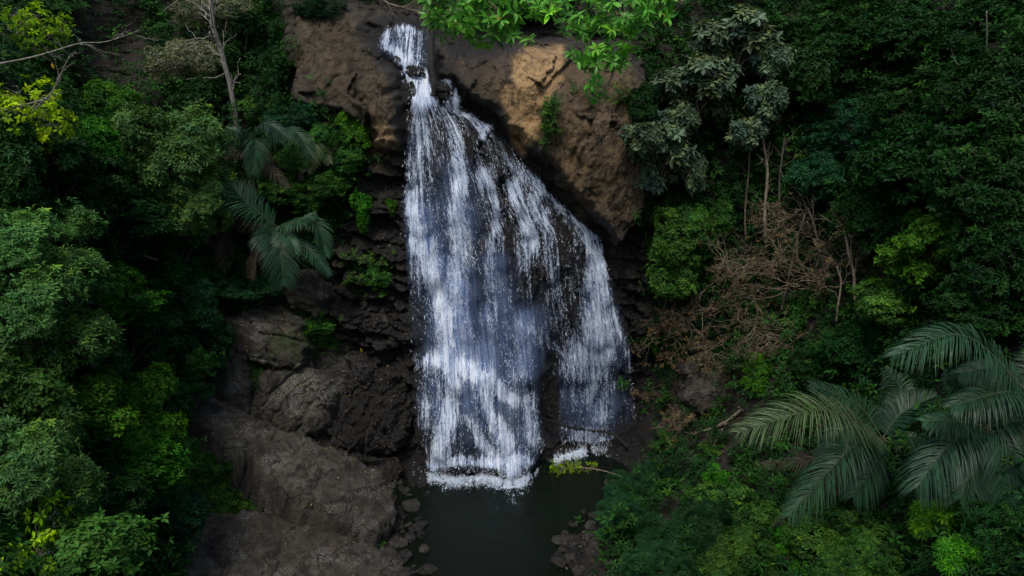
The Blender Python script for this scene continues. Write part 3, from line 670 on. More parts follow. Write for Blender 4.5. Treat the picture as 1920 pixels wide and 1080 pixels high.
def foam():
    fx = np.arange(-6.8, 6.8, .05); fy = np.arange(-3.8, 3.8, .05); GX, GY = np.meshgrid(fx, fy)
    GZ = .03+.05*np.abs(fbm(GX*2.5, GY*2.5, 1, 3))
    toe = np.min([Dsm(fx, np.full(fx.shape, q)) for q in (.05, .2, .4)], 0)-.22; toe = np.convolve(np.pad(toe, 3, 'edge'), np.ones(7)/7, 'valid')
    px, py = proj(np.stack([GX, GY, GZ], -1)); nz = fbm(GX*1.3, GY*1.3, 3, 3)
    amp = np.interp(px, [745,770,800,900,930,955,985,1000,1012,1030,1045,1070,1140,1165,1180,1200,1212], [0,.55,1.0,.95,1.15,1.3,1.1,.8,.35,.45,.7,.85,.95,.6,.9,.9,0])
    wid = np.interp(px, [745,800,900,935,958,985,1000,1012,1040,1140,1200], [.15,.34,.30,.5,.62,.5,.4,.25,.3,.38,.25])*(1+.9*nz)
    ds = toe[None]-GY+.25*fbm(GX*3, GY*3, 6, 3); d = amp*np.clip(.78+.55*fbm(GX*2.2, GY*2.2, 9, 3), .1, 1.2)*np.exp(-np.clip(ds, 0, None)/np.clip(wid*1.7, .12, 3))*(ds > -.5); d = np.maximum(d, .75*amp*np.clip(fbm(GX*1.6, GY*1.6, 12, 4)+.25, 0, 1)*np.exp(-np.clip(ds, 0, None)/1.2))
    P = np.stack([GX, GY, GZ], -1)
    k = d > .06; keep = k[:-1, :-1] | k[1:, 1:]
    F = grid_faces(len(fx), len(fy), keep); used = np.unique(F); mp = np.full(GX.size, -1); mp[used] = np.arange(len(used))
    fl = np.stack([GX*1.3, GY*2.6, GX*0+3], -1).reshape(-1, 3)[used]
    mesh('foam', P.reshape(-1, 3)[used], mp[F], M['water'], {'dens': np.clip(d*1.1, 0, 1.2).ravel()[used], 'mist': np.clip(d-.5, 0, 1).ravel()[used]*.8, 'flow': fl}, smooth=True, parent=fall)
foam()

def rubble():
    """loose stones and broken rock along the edges of the pool"""
    g = rs(91); V = []; F = []; o = 0; n = 7
    th, ph = np.meshgrid(np.linspace(0, 2*math.pi, 9, endpoint=False), np.linspace(.05, math.pi-.05, n)); d = np.stack([np.cos(th)*np.sin(ph), np.sin(th)*np.sin(ph), np.cos(ph)], -1)
    i = np.arange(9*n).reshape(n, 9); j = np.roll(i, -1, 1); f0 = np.stack([i[:-1], i[1:], j[1:], j[:-1]], -1).reshape(-1, 4)
    for poly, m, big in (([(735,930),(790,960),(815,1080),(700,1080),(720,1000)], 40, .32), ([(1050,985),(1130,930),(1260,960),(1300,1080),(1040,1080)], 120, .24), ([(590,850),(740,885),(770,930),(700,900)], 60, .28), ([(1190,850),(1240,800),(1380,800),(1380,880),(1230,900)], 110, .18), ([(640,560),(770,560),(770,680),(650,650)], 40, .26)):
        a = np.array(poly); k = 0
        while k < m:
            x, y = g.uniform(a[:, 0].min(), a[:, 0].max()), g.uniform(a[:, 1].min(), a[:, 1].max())
            if sdf(np.array([x]), np.array([y]), poly)[0] < 0: continue
            r = big*g.uniform(.3, 1)**2+.04; k += 1; s = g.uniform(.6, 1.3, 3)*np.array([1.2, 1, .7])
            c = hit(x, y, 0)+np.array([0, 0, .1*r]); q = d*s+g.normal(size=d.shape)*.10; a_ = g.uniform(0, 6.28)
            q = np.stack([q[..., 0]*math.cos(a_)-q[..., 1]*math.sin(a_), q[..., 0]*math.sin(a_)+q[..., 1]*math.cos(a_), q[..., 2]], -1)
            V.append((c+q*r).reshape(-1, 3)); F.append(f0+o); o += 9*n
    V = np.concatenate(V); zn = np.zeros((len(V), 4)); zn[:, 3] = 1; zn[:, 2] = np.repeat(g.uniform(.5, 1.0, len(V)//(9*n)), 9*n)
    tag(mesh('rubble', V, np.concatenate(F), M['slab'], {'zone': zn}), kind='stuff')
rubble()
# ------------------------------------------------------------------ leaves
def leaves(P, D, N, L, W, tint, big=False, droop=.12):
    """leaf blades: base P, direction D, face normal N; returns V, F list, tint"""
    n = len(P); D = unit(D); S = unit(np.cross(D, N)); U = np.cross(S, D)
    L = np.broadcast_to(L, (n,))[:, None]; W = np.broadcast_to(W, (n,))[:, None]
    b = np.arange(n)[:, None]
    if big:
        c1 = P+D*L*.33-U*L*.0; c2 = P+D*L*.66-U*L*droop*.5; tip = P+D*L-U*L*droop*1.4
        V = np.stack([P, c1+S*W*.46+U*W*.16, c1, c1-S*W*.46+U*W*.16, c2+S*W*.40+U*W*.12, c2, c2-S*W*.40+U*W*.12, tip], 1)
        b = b*8
        F = [np.concatenate([b+np.array(q) for q in ([1,4,5,2],[2,5,6,3])]), np.concatenate([b+np.array(q) for q in ([0,1,2],[0,2,3],[4,7,5],[5,7,6])])]
        k = 8
    else:
        c = P+D*L*.5; tip = P+D*L-U*L*droop
        V = np.stack([P, c+S*W*.5+U*W*.14, c-U*L*droop*.1, c-S*W*.5+U*W*.14, tip], 1); b = b*5
        F = [np.concatenate([b+np.array([0,1,4,2]), b+np.array([0,2,4,3])])]; k = 5
    return V.reshape(-1, 3), F, np.repeat(tint, k, 0)
def rosettes(P, A, k, L, W, spread, g, tint, droop=.25, big=False, jit=.25, flat=.3):
    """k leaves round each twig end P with axis A"""
    n = len(P); A = unit(A); ref = unit(g.normal(size=(n, 3))); B1 = unit(np.cross(A, ref)); B2 = np.cross(A, B1)
    ph = g.uniform(0, 6.28, n)[:, None]+np.arange(k)[None]*2*math.pi/k+g.normal(size=(n, k))*jit
    s = np.clip(g.normal(spread, .22, (n, k)), .15, 1.7)
    r = np.cos(ph)[..., None]*B1[:, None]+np.sin(ph)[..., None]*B2[:, None]
    D = A[:, None]*np.cos(s)[..., None]+r*np.sin(s)[..., None]; D[..., 2] -= droop; D = unit(D)
    N = A[:, None]*1.0+np.array([0, 0, flat])+g.normal(size=(n, k, 3))*.22
    N = N-D*(N*D).sum(-1, keepdims=True)
    Ln = L*g.uniform(.65, 1.2, (n, k)); Wn = W*Ln/L*g.uniform(.85, 1.15, (n, k))
    Pk = P[:, None]+A[:, None]*(g.uniform(-.5, .1, (n, k, 1))*L*.5)+r*.02
    T = tint[:, None]*g.uniform(.82, 1.18, (n, k, 1)); T = np.concatenate([T, np.ones((n, k, 1))], -1)
    return leaves(Pk.reshape(-1, 3), D.reshape(-1, 3), N.reshape(-1, 3), Ln.ravel(), Wn.ravel(), T.reshape(-1, 4), big)
def tints(n, g, lo=.6, hi=1.4, young=.06):
    v = g.uniform(lo, hi, n)[:, None]*np.ones((1, 3))
    y = g.uniform(size=n) < young; v[y] *= np.array([2.0, 1.6, .8])
    return v
def join(parts):
    V = []; F = {}; T = []; o = 0
    for v, fs, t in parts:
        V.append(v); T.append(t)
        for f in fs: F.setdefault(f.shape[1], []).append(f+o)
        o += len(v)
    return np.concatenate(V), [np.concatenate(f) for f in F.values()], np.concatenate(T)
def lobes(g, Rr, n, shape):
    c = unit(g.normal(size=(n, 3)))*(g.uniform(.25, .8, n)**.6)[:, None]*Rr*np.array(shape); r = Rr*g.uniform(.20, .44, n)
    return c, r
PROTO = {}
def proto(key, mat, seed, Rr, nl, shape, nros, k, L, W, spread=1.05, up=.35, young=.06, droop=.25, big=False, lo=.6, hi=1.4, gap=-.22, bark='bark', jit=.25, flat=.3):
    nl = int(nl*1.4); g = rs(seed); c, r = lobes(g, Rr, nl, shape)
    w = r**2/np.sum(r**2); idx = g.choice(nl, nros*3, p=w); d = unit(g.normal(size=(nros*3, 3))+np.array([0, 0, .35]))
    P = c[idx]+d*(r[idx]*(g.uniform(.74, 1.08, nros*3)+.35*(g.uniform(size=nros*3) < .16)*g.uniform(size=nros*3)))[:, None]
    P = c[idx]+(P-c[idx])*(1+.45*fbm(P[:, 0]*1.7+seed, P[:, 1]*1.7, P[:, 2]*1.7, 3))[:, None]
    dist = np.linalg.norm(P[:, None]-c[None], axis=2)/r[None]; dist[np.arange(len(P)), idx] = 9
    ok = (dist.min(1) > .82) & (fbm(P[:, 0]*1.4+seed, P[:, 1]*1.4, P[:, 2]*1.8, 3) > gap)
    # twigs cluster into sprays
    P, d, idx = P[ok][:nros], d[ok][:nros], idx[ok][:nros]; n = len(P)
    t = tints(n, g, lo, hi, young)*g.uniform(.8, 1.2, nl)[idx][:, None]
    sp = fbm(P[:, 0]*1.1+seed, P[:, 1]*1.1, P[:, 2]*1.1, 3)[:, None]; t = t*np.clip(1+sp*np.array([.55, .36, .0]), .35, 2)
    A = d+np.array([0, 0, up])+g.normal(size=(n, 3))*.3
    V, F, T = join([rosettes(P, A, k, L, W, spread, g, t, droop, big, jit, flat)])
    h = Rr*1.25*shape[2]; V = V+np.array([0, 0, h])
    crown = mesh('crown', V, F, M[mat], {'tint': T}, link=False)
    tb = Tubes(); top = np.array([0, 0, h*.55])
    tb.add(path([(.1, Rr*.75, -h*.1), (0, Rr*.35, h*.2), top], 8)[:8], np.linspace(.085, .06, len(path([(.1, Rr*.75, -h*.1), (0, Rr*.35, h*.2), top], 8)[:8]))*Rr/2, 7)
    for i in range(nl):
        q = wob(top, c[i]+np.array([0, 0, h]), 7, .10, g, -.05); tb.add(q, np.linspace(.055, .014, 7)*Rr/2, 5)
        for _ in range(4):
            e = c[i]+np.array([0, 0, h])+unit(g.normal(size=3))*r[i]*.9; tb.add(wob(q[4+g.randint(3)], e, 5, .12, g), np.linspace(.018, .006, 5)*Rr/2, 4)
    trunk = tb.build('trunk', M[bark], link=False)
    PROTO[key] = (crown, trunk, h)
def plant(key, px, py, off, s, label, cat='tree', group=None, name=None, shape=(1, 1, 1), rz=None, gap=0):
    crown, trunk, h = PROTO[key]; c = hit(px, py, off) if off is not None else None
    g = random.Random(int(px*7+py*13)); sc_ = [s*q for q in shape]
    if name is None: name = {'tree': 'tree', 'shrub': 'shrub', 'bush': 'bush'}.get(cat, cat.replace(' ', '_'))
    e = empty(name, (c[0], c[1], c[2]-h*sc_[2]), g.uniform(-.6, .6) if rz is None else rz, sc_)
    tag(e, label, cat, group)
    for o in (crown, trunk):
        q = o.copy(); C.objects.link(q); q.parent = e
    return e
proto('broad1', 'broad', 11, 2.1, 13, (1, 1, .9), 4000, 6, .18, .06)
proto('fine1', 'pale', 41, 2.1, 14, (1, 1, .9), 4200, 6, .17, .055, gap=-.3)
proto('broad2', 'broad', 12, 2.1, 11, (1.1, 1, .85), 2500, 6, .22, .10, spread=1.2)
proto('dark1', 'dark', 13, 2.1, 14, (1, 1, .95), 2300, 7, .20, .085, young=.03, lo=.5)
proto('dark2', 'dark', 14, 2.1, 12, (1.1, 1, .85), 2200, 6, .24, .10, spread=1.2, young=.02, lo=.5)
proto('teal1', 'teal', 15, 1.7, 10, (1, 1, .9), 1700, 8, .24, .06, young=.02)
proto('teal2', 'teal', 16, 1.7, 12, (1, 1, .8), 1700, 9, .20, .05, young=.02, spread=.9)
proto('bright1', 'bright', 17, 1.9, 11, (1, 1, .9), 2300, 6, .19, .10, young=.05)
proto('bright2', 'bright', 18, 1.6, 9, (1, 1, .9), 1900, 6, .19, .085, young=.06)
proto('needle1', 'needle', 19, 1.5, 9, (1, 1, .8), 1300, 14, .24, .024, spread=1.0, young=.02, droop=.1, up=.8)
proto('needle2', 'needle', 20, 1.5, 11, (1, 1, .8), 1300, 14, .22, .024, spread=1.0, young=.02, droop=.1, up=.8)
proto('bigleaf1', 'bigleaf', 21, 1.7, 10, (1, 1, 1.1), 600, 8, .42, .17, spread=1.15, young=.02, droop=.35, big=True, gap=-.5, up=.5)
proto('bigleaf2', 'bigleaf', 22, 1.5, 8, (1, 1, 1.0), 430, 8, .42, .17, spread=1.15, young=.02, droop=.35, big=True, gap=-.5, up=.5)
proto('yellow1', 'yellow', 23, 1.6, 11, (1.1, 1, .8), 170, 6, .24, .12, spread=1.3, young=.25, gap=-.1, bark='pale_bark')
proto('yellow2', 'yellow', 24, 1.2, 7, (1.1, 1, .9), 80, 6, .22, .11, spread=1.3, young=.25, gap=-.1, bark='pale_bark')
proto('dry1', 'dry', 25, 1.6, 12, (1.2, 1, .7), 1700, 4, .13, .05, spread=1.1, young=0, gap=-.3, bark='pale_bark')
proto('weed1', 'bright', 26, .75, 7, (1, .8, 1), 420, 6, .15, .07, young=.15)
proto('weed2', 'broad', 27, .8, 7, (1.2, .8, .8), 420, 6, .15, .065, young=.12)
proto('column1', 'broad', 28, 1.9, 15, (.6, .6, 1.5), 2300, 6, .20, .085, young=.04)
proto('fern1', 'bright', 29, 1.1, 8, (1, 1, .7), 420, 12, .36, .055, spread=1.15, droop=.3, young=.2)

# ------------------------------------------------------------------ undergrowth, ground cover, litter
def tri_samples(P, F, n, g):
    a, b, c, d = (P[F[:, i]] for i in range(4)); nn = np.cross(c-a, d-b); ar = np.linalg.norm(nn, axis=1)*.5
    f = g.choice(len(F), n, p=ar/ar.sum()); u = g.uniform(size=(n, 1)); v = g.uniform(size=(n, 1))
    return (a[f]*(1-u)+b[f]*u)*(1-v)+(d[f]*(1-u)+c[f]*u)*v, unit(nn[f])
def undergrowth():
    g = rs(77); out = []
    for G, F, n in ((Pc, grid_faces(len(xs), len(zs)), 230000), (Ph, grid_faces(len(hx), len(hy)), 150000)):
        P, N = tri_samples(G.reshape(-1, 3), F, int(n*1.25), g); n = len(P)
        flip = (N*(CAM-P)).sum(1) < 0; N[flip] *= -1
        px, py = proj(P)
        vis = (P[:, 1] > -27) & (px > -350) & (px < 2270) & (py > -250) & (py < 1330)
        if G is Pc: vis &= P[:, 2] > Hq(P[:, 0], P[:, 1])-.1
        else: vis &= (P[:, 1] < Dq(P[:, 0], P[:, 2])+.1) & (P[:, 2] > .15)
        nz = 25*perlin(P[:, 0], P[:, 1], P[:, 2])
        v = np.maximum(sstep(-12, 12, sdf(px+nz, py+nz, VEG_L)), sstep(-12, 12, sdf(px+nz, py+nz, VEG_R)))
        v = np.maximum(v, .5*sstep(-8, 12, sdf(px+nz, py, TOPS))); v = np.maximum(v, .5*sstep(-12, 12, sdf(px+nz, py+nz, BANK_R)))
        v = v*(1-.85*sstep(-15, 15, sdf(px+nz, py+nz, HOLLOW)))
        clump = .25+.75*sstep(-.35, .25, fbm(P[:, 0]*.9, P[:, 1]*.9, P[:, 2]*.9, 3))
        k = vis & (g.uniform(size=n) < v*clump)
        P, N = P[k], N[k]
        hgt = g.uniform(.0, 1, len(P))**1.4*1.2*(.4+sstep(-.3, .5, fbm(P[:, 0]*.7, P[:, 1]*.7, P[:, 2]*.7, 2)))
        P = P+(N*.7+np.array([0, 0, .6]))*hgt[:, None]
        out.append((P, N))
    P = np.concatenate([o[0] for o in out]); N = np.concatenate([o[1] for o in out]); print('undergrowth', len(P))
    sp = fbm(P[:, 0]*.5, P[:, 1]*.5, P[:, 2]*.5, 2)
    t = tints(len(P), g, .4, 1.35, .05)*np.where(sp > .1, 1.25, .9)[:, None]
    t = t*np.where(sp[:, None] > 0, np.array([[1.1, 1.1, .8]]), np.array([[.8, 1.0, 1.15]]))
    A = N*.7+np.array([0, 0, .7])+g.normal(size=P.shape)*.35
    q = sp > .12
    parts = [rosettes(P[q], A[q], 5, .24, .10, 1.15, g, t[q]), rosettes(P[~q], A[~q], 6, .22, .07, 1.0, g, t[~q])]
    V, F, T = join(parts)
    tag(mesh('undergrowth', V, F, M['under'], {'tint': T}), kind='stuff')
undergrowth()
def cover():
    """small herbs on the left slabs and dead leaves on every slab and bank"""
    g = rs(78)
    zonesP = [([(300,800),(350,790),(430,850),(500,900),(500,960),(440,985),(330,960),(300,900)], 1500), ([(470,610),(560,560),(640,600),(630,650),(560,700),(470,690),(430,660)], 700),
              ([(430,690),(490,680),(560,690),(480,740)], 220), ([(330,960),(470,945),(560,965),(700,1010),(740,1035),(560,985),(420,965)], 420), ([(640,470),(740,480),(720,560),(650,540)], 160), ([(300,740),(420,770),(400,810),(330,790)], 160),
              ([(1018,190),(1050,180),(1045,240),(1012,270)], 130), ([(1070,150),(1190,140),(1180,200),(1090,180)], 120)]
    P = []; 
    for poly, n in zonesP:
        a = np.array(poly); x0, y0 = a.min(0); x1, y1 = a.max(0); m = 0
        while m < n:
            x, y = g.uniform(x0, x1), g.uniform(y0, y1)
            if sdf(np.array([x]), np.array([y]), poly)[0]+26*perlin(x*.05, y*.05, 3) < 0: continue
            P.append(hit(x, y, .15+.3*g.uniform())); m += 1
    P = np.array(P); A = np.array([0, -.35, 1])+g.normal(size=P.shape)*.35; t = tints(len(P), g, .6, 1.6, .12)
    V, F, T = join([rosettes(P, A, 6, .13, .055, 1.1, g, t)])
    tag(mesh('ground_cover', V, F, M['broad'], {'tint': T}), kind='stuff')
    P = []; N = []
    for S, s, n in SLABS:
        k = np.flatnonzero(s > -.25); m = int(len(k)*.045); lowp = g.choice(k, m)
        P.append(S[lowp]+n*.02); N.append(np.repeat(n[None], m, 0))
    areas = [([(300,740),(560,840),(520,940),(330,960)], 1500), ([(640,860),(740,900),(740,1080),(330,1080),(330,960)], 500), ([(560,740),(720,690),(740,860),(600,850)], 900), ([(1200,690),(1400,690),(1400,870),(1230,880)], 700),
             ([(1080,1000),(1230,940),(1330,1080),(1060,1080)], 420), ([(620,300),(760,300),(760,700),(640,640)], 420), ([(820,80),(1230,90),(1240,420),(1100,400)], 700), ([(560,30),(740,120),(750,280),(560,220)], 120)]
    for poly, n in areas:
        a = np.array(poly); x0, y0 = a.min(0); x1, y1 = a.max(0); m = 0
        while m < n:
            x, y = g.uniform(x0, x1), g.uniform(y0, y1)
            if sdf(np.array([x]), np.array([y]), poly)[0] < 0 or perlin(x*.03, y*.03, 8) < g.uniform(-.4, .3): continue
            P.append(hit(x, y, .03)[None]); N.append(np.array([[0, -.5, .8]])); m += 1
    P = np.concatenate(P); N = np.concatenate(N)+g.normal(size=(len(P), 3))*.35
    D = np.cross(N, g.normal(size=N.shape)); n = len(P); L = g.uniform(.04, .13, n)
    cols = np.array([[.8, .75, .7], [1.4, 1.2, .5], [.4, .38, .4], [.9, .55, .4], [1.7, 1.7, 1.7], [.3, .3, .3]])
    t = cols[g.choice(6, n, p=[.24, .06, .20, .06, .28, .16])]*g.uniform(.6, 1.2, (n, 1))
    V, F, T = leaves(P, D, N, L, L*.5, np.concatenate([t, np.ones((n, 1))], 1), droop=.25)
    tag(mesh('leaf_litter', V, F, M['litter'], {'tint': T}), kind='stuff')
cover()
# ------------------------------------------------------------------ trees and shrubs, one line each
GL = 'trees and shrubs on the left bank'; GR = 'trees and shrubs on the right bank'
LEFT = [
 ('fine1', 328, 300, 2.4, 1.18, 'broad rounded fine-leaved tree crown left of the spotted trunk', 'tree', (1.12, 1, 1.0)),
 ('fine1', 372, 385, 2.2, .70, 'drooping lower bough of fine leaves just above the left palms', 'tree', (1, 1, 1)),
 ('bright2', 180, 215, 1.9, .95, 'mid-green bushy tree behind the broad rounded crown, under the dark hollow', 'tree', (1.15, 1, .9)),
 ('bright2', 150, 285, 1.3, .75, 'yellowish-green bush tucked against the left side of the broad rounded crown', 'bush', (1, 1, 1)),
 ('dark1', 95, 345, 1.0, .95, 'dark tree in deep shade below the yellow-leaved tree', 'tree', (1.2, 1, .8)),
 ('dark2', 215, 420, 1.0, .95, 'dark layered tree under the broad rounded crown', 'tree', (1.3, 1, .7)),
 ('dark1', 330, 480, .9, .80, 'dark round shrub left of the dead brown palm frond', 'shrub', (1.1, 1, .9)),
 ('fine1', 60, 470, 1.6, .90, 'pale green tree at the left edge, level with the palms', 'tree', (1.2, 1, .8)),
 ('fine1', 70, 590, 2.0, .95, 'large light olive-green tree at the left edge, halfway down', 'tree', (1.2, 1, .9)),
 ('bright1', 188, 560, 2.2, .75, 'fresh green tree with a tapering tip above a black gap on the left', 'tree', (1.2, 1, .75)),
 ('dark2', 290, 565, .9, .80, 'blackish shrub between the fresh green tree and the teal shrubs', 'shrub', (1, 1, .8)),
 ('teal1', 352, 575, .9, .75, 'feathery blue-green shrub standing left of the upper boulder', 'shrub', (1, 1, 1.1)),
 ('teal2', 365, 660, .9, .75, 'dense teal shrub beside the narrow upright rock', 'shrub', (1, 1, 1.1)),
 ('teal1', 470, 540, .7, .50, 'small teal shrub right above the rounded boulder', 'shrub', (1.3, 1, .7)),
 ('teal2', 425, 515, .8, .50, 'small blue-green shrub below the dead palm frond', 'shrub', (1, 1, 1)),
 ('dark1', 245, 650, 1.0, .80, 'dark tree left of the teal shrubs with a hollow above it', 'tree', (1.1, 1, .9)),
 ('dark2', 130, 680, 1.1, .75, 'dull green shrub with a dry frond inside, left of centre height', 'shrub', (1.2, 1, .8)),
 ('bright1', 235, 775, 2.2, .85, 'bright maple-green tree hanging over the upper end of the long slab', 'tree', (1.1, 1, .95)),
 ('bright1', 130, 770, 2.2, .72, 'vivid green tree left of the maple-green one, over a black gap', 'tree', (1.2, 1, .8)),
 ('bright2', 215, 880, 2.0, .85, 'low bright green bough reaching towards the herbs on the slab', 'tree', (1.3, 1, .75)),
 ('broad2', 40, 730, 1.4, .75, 'green broad-leaved tree at the left edge above the lowest yellow sprigs', 'tree', (1, 1, 1)),
 ('fine1', 50, 880, 2.0, .80, 'green leafy tree with yellow sprigs at the left edge, lower corner', 'tree', (1.1, 1, 1)),
 ('dark1', 150, 960, 1.1, .70, 'dark shrub with a black hollow in the bottom-left quarter', 'shrub', (1.2, 1, .8)),
 ('teal2', 275, 985, .9, .85, 'dusky fine-leaved shrub bordering the flat bottom slab', 'shrub', (1.2, 1, .9)),
 ('broad2', 90, 1040, 1.3, .75, 'leafy shrub filling the bottom-left corner', 'shrub', (1.3, 1, .9)),
 ('yellow2', 66, 1005, 2.1, .75, 'sparse yellow-green sapling in the bottom-left corner', 'sapling', (.9, 1, 1.3)),
 ('yellow2', 48, 835, 2.1, .55, 'sparse yellow-green sapling at the left edge beside the vivid green tree', 'sapling', (1, 1, 1)),
 ('yellow1', 35, 45, 2.2, .95, 'yellow-green tree with pale branches in the top-left corner', 'tree', (1, 1, .9)),
 ('yellow2', 105, 50, 2.2, .55, 'loose yellow-green sprig tree right of the top-left corner tree', 'tree', (1, 1, 1)),
 ('yellow1', 40, 200, 2.0, .75, 'yellow-green tree under the long bare grey branch', 'tree', (1, 1, 1)),
 ('dark2', 40, 300, 1.0, .75, 'shaded shrub below the lower yellow-green tree', 'shrub', (1, 1, 1)),
 ('dry1', 345, 110, 2.6, .85, 'sparse grey half-dead tree hanging left of the spotted trunk', 'tree', (1.1, 1, .85)),
 ('dry1', 400, 20, 2.6, .9, 'sparse grey twiggy crown at the top of the spotted trunk', 'tree', (1.3, 1, .6)),
 ('dark1', 460, 85, .9, .75, 'dark green tree right of the spotted trunk, against the brown cliff', 'tree', (.9, 1, 1.1)),
 ('dark2', 395, 190, .6, .70, 'dark shrub in shade behind the grey half-dead tree', 'shrub', (1.2, 1, .8)),
 ('teal1', 548, 215, .8, .50, 'blue-green shrub at the foot of the brown cliff, above the upper palm', 'shrub', (1.1, 1, .9)),
 ('bright2', 655, 235, .9, .62, 'bright shrub with yellow-green tips against the brown cliff', 'shrub', (1.0, 1, 1.1)),
 ('broad1', 610, 285, .9, .58, 'mid-green shrub below the bright shrub with yellow-green tips', 'shrub', (1.2, 1, .9)),
 ('broad2', 575, 355, .8, .55, 'olive-green shrub between the upper and the lower palm', 'shrub', (1.3, 1, .8)),
 ('weed1', 674, 395, .3, .80, 'small light green plant growing alone on the wet rock left of the fall', 'plant', (.9, .8, 1.3)),
 ('weed1', 732, 388, .15, .34, 'tiny green plant right of the lone light green plant, near the water', 'plant', (1, .8, 1.4)),
 ('weed2', 704, 520, .3, .62, 'small dark green plant on wet ledges halfway down, left of the fall', 'plant', (1.2, .8, 1)),
 ('weed1', 655, 500, .15, .30, 'tiny yellowish plant just left of the small dark green plant', 'plant', (1, .8, 1)),
 ('weed2', 590, 612, .3, .75, 'low green herb patch between the two upper boulders', 'plant', (1.2, 1, .6)),
 ('weed2', 400, 880, .4, .85, 'green herb clump on the upper half of the long slab', 'plant', (1.0, 1, .8)),
 ('dark2', 320, 745, .8, .6, 'low dark shrub at the top end of the long slab', 'shrub', (1.3, 1, .7)),
 ('broad2', 335, 690, .9, .55, 'deep green shrub between the teal shrub and the top end of the long slab', 'shrub', (1.1, 1, .9)),
 ('bright2', 300, 640, 1.2, .5, 'leafy green shrub in front of the dark tree beside the teal shrubs', 'shrub', (1.1, 1, .9)),
 ('broad2', 290, 860, 1.0, .6, 'green shrub in shade between the low bright bough and the herbs', 'shrub', (1, 1, .9)),
 ('broad2', 300, 930, .8, .5, 'small green shrub directly above the dusky fine-leaved one', 'shrub', (1.1, 1, .8)),
 ('teal2', 590, 20, .6, .5, 'dark shrub on top of the brown cliff left of the upper cascade', 'shrub', (1.6, 1, .6)),
 ('dark1', 520, 170, .6, .6, 'dark creeper hanging over the left edge of the brown cliff', 'creeper', (.8, 1, 1.3)),
 ('broad2', 497, 205, .5, .42, 'green shrub between the spotted trunk and the hanging dark creeper', 'shrub', (1, 1, 1)),
]
for key, px, py, off, s, lab, cat, shp in LEFT: plant(key, px, py, off, s, lab, cat, GL if cat in ('tree', 'shrub', 'bush') else None, shape=shp)
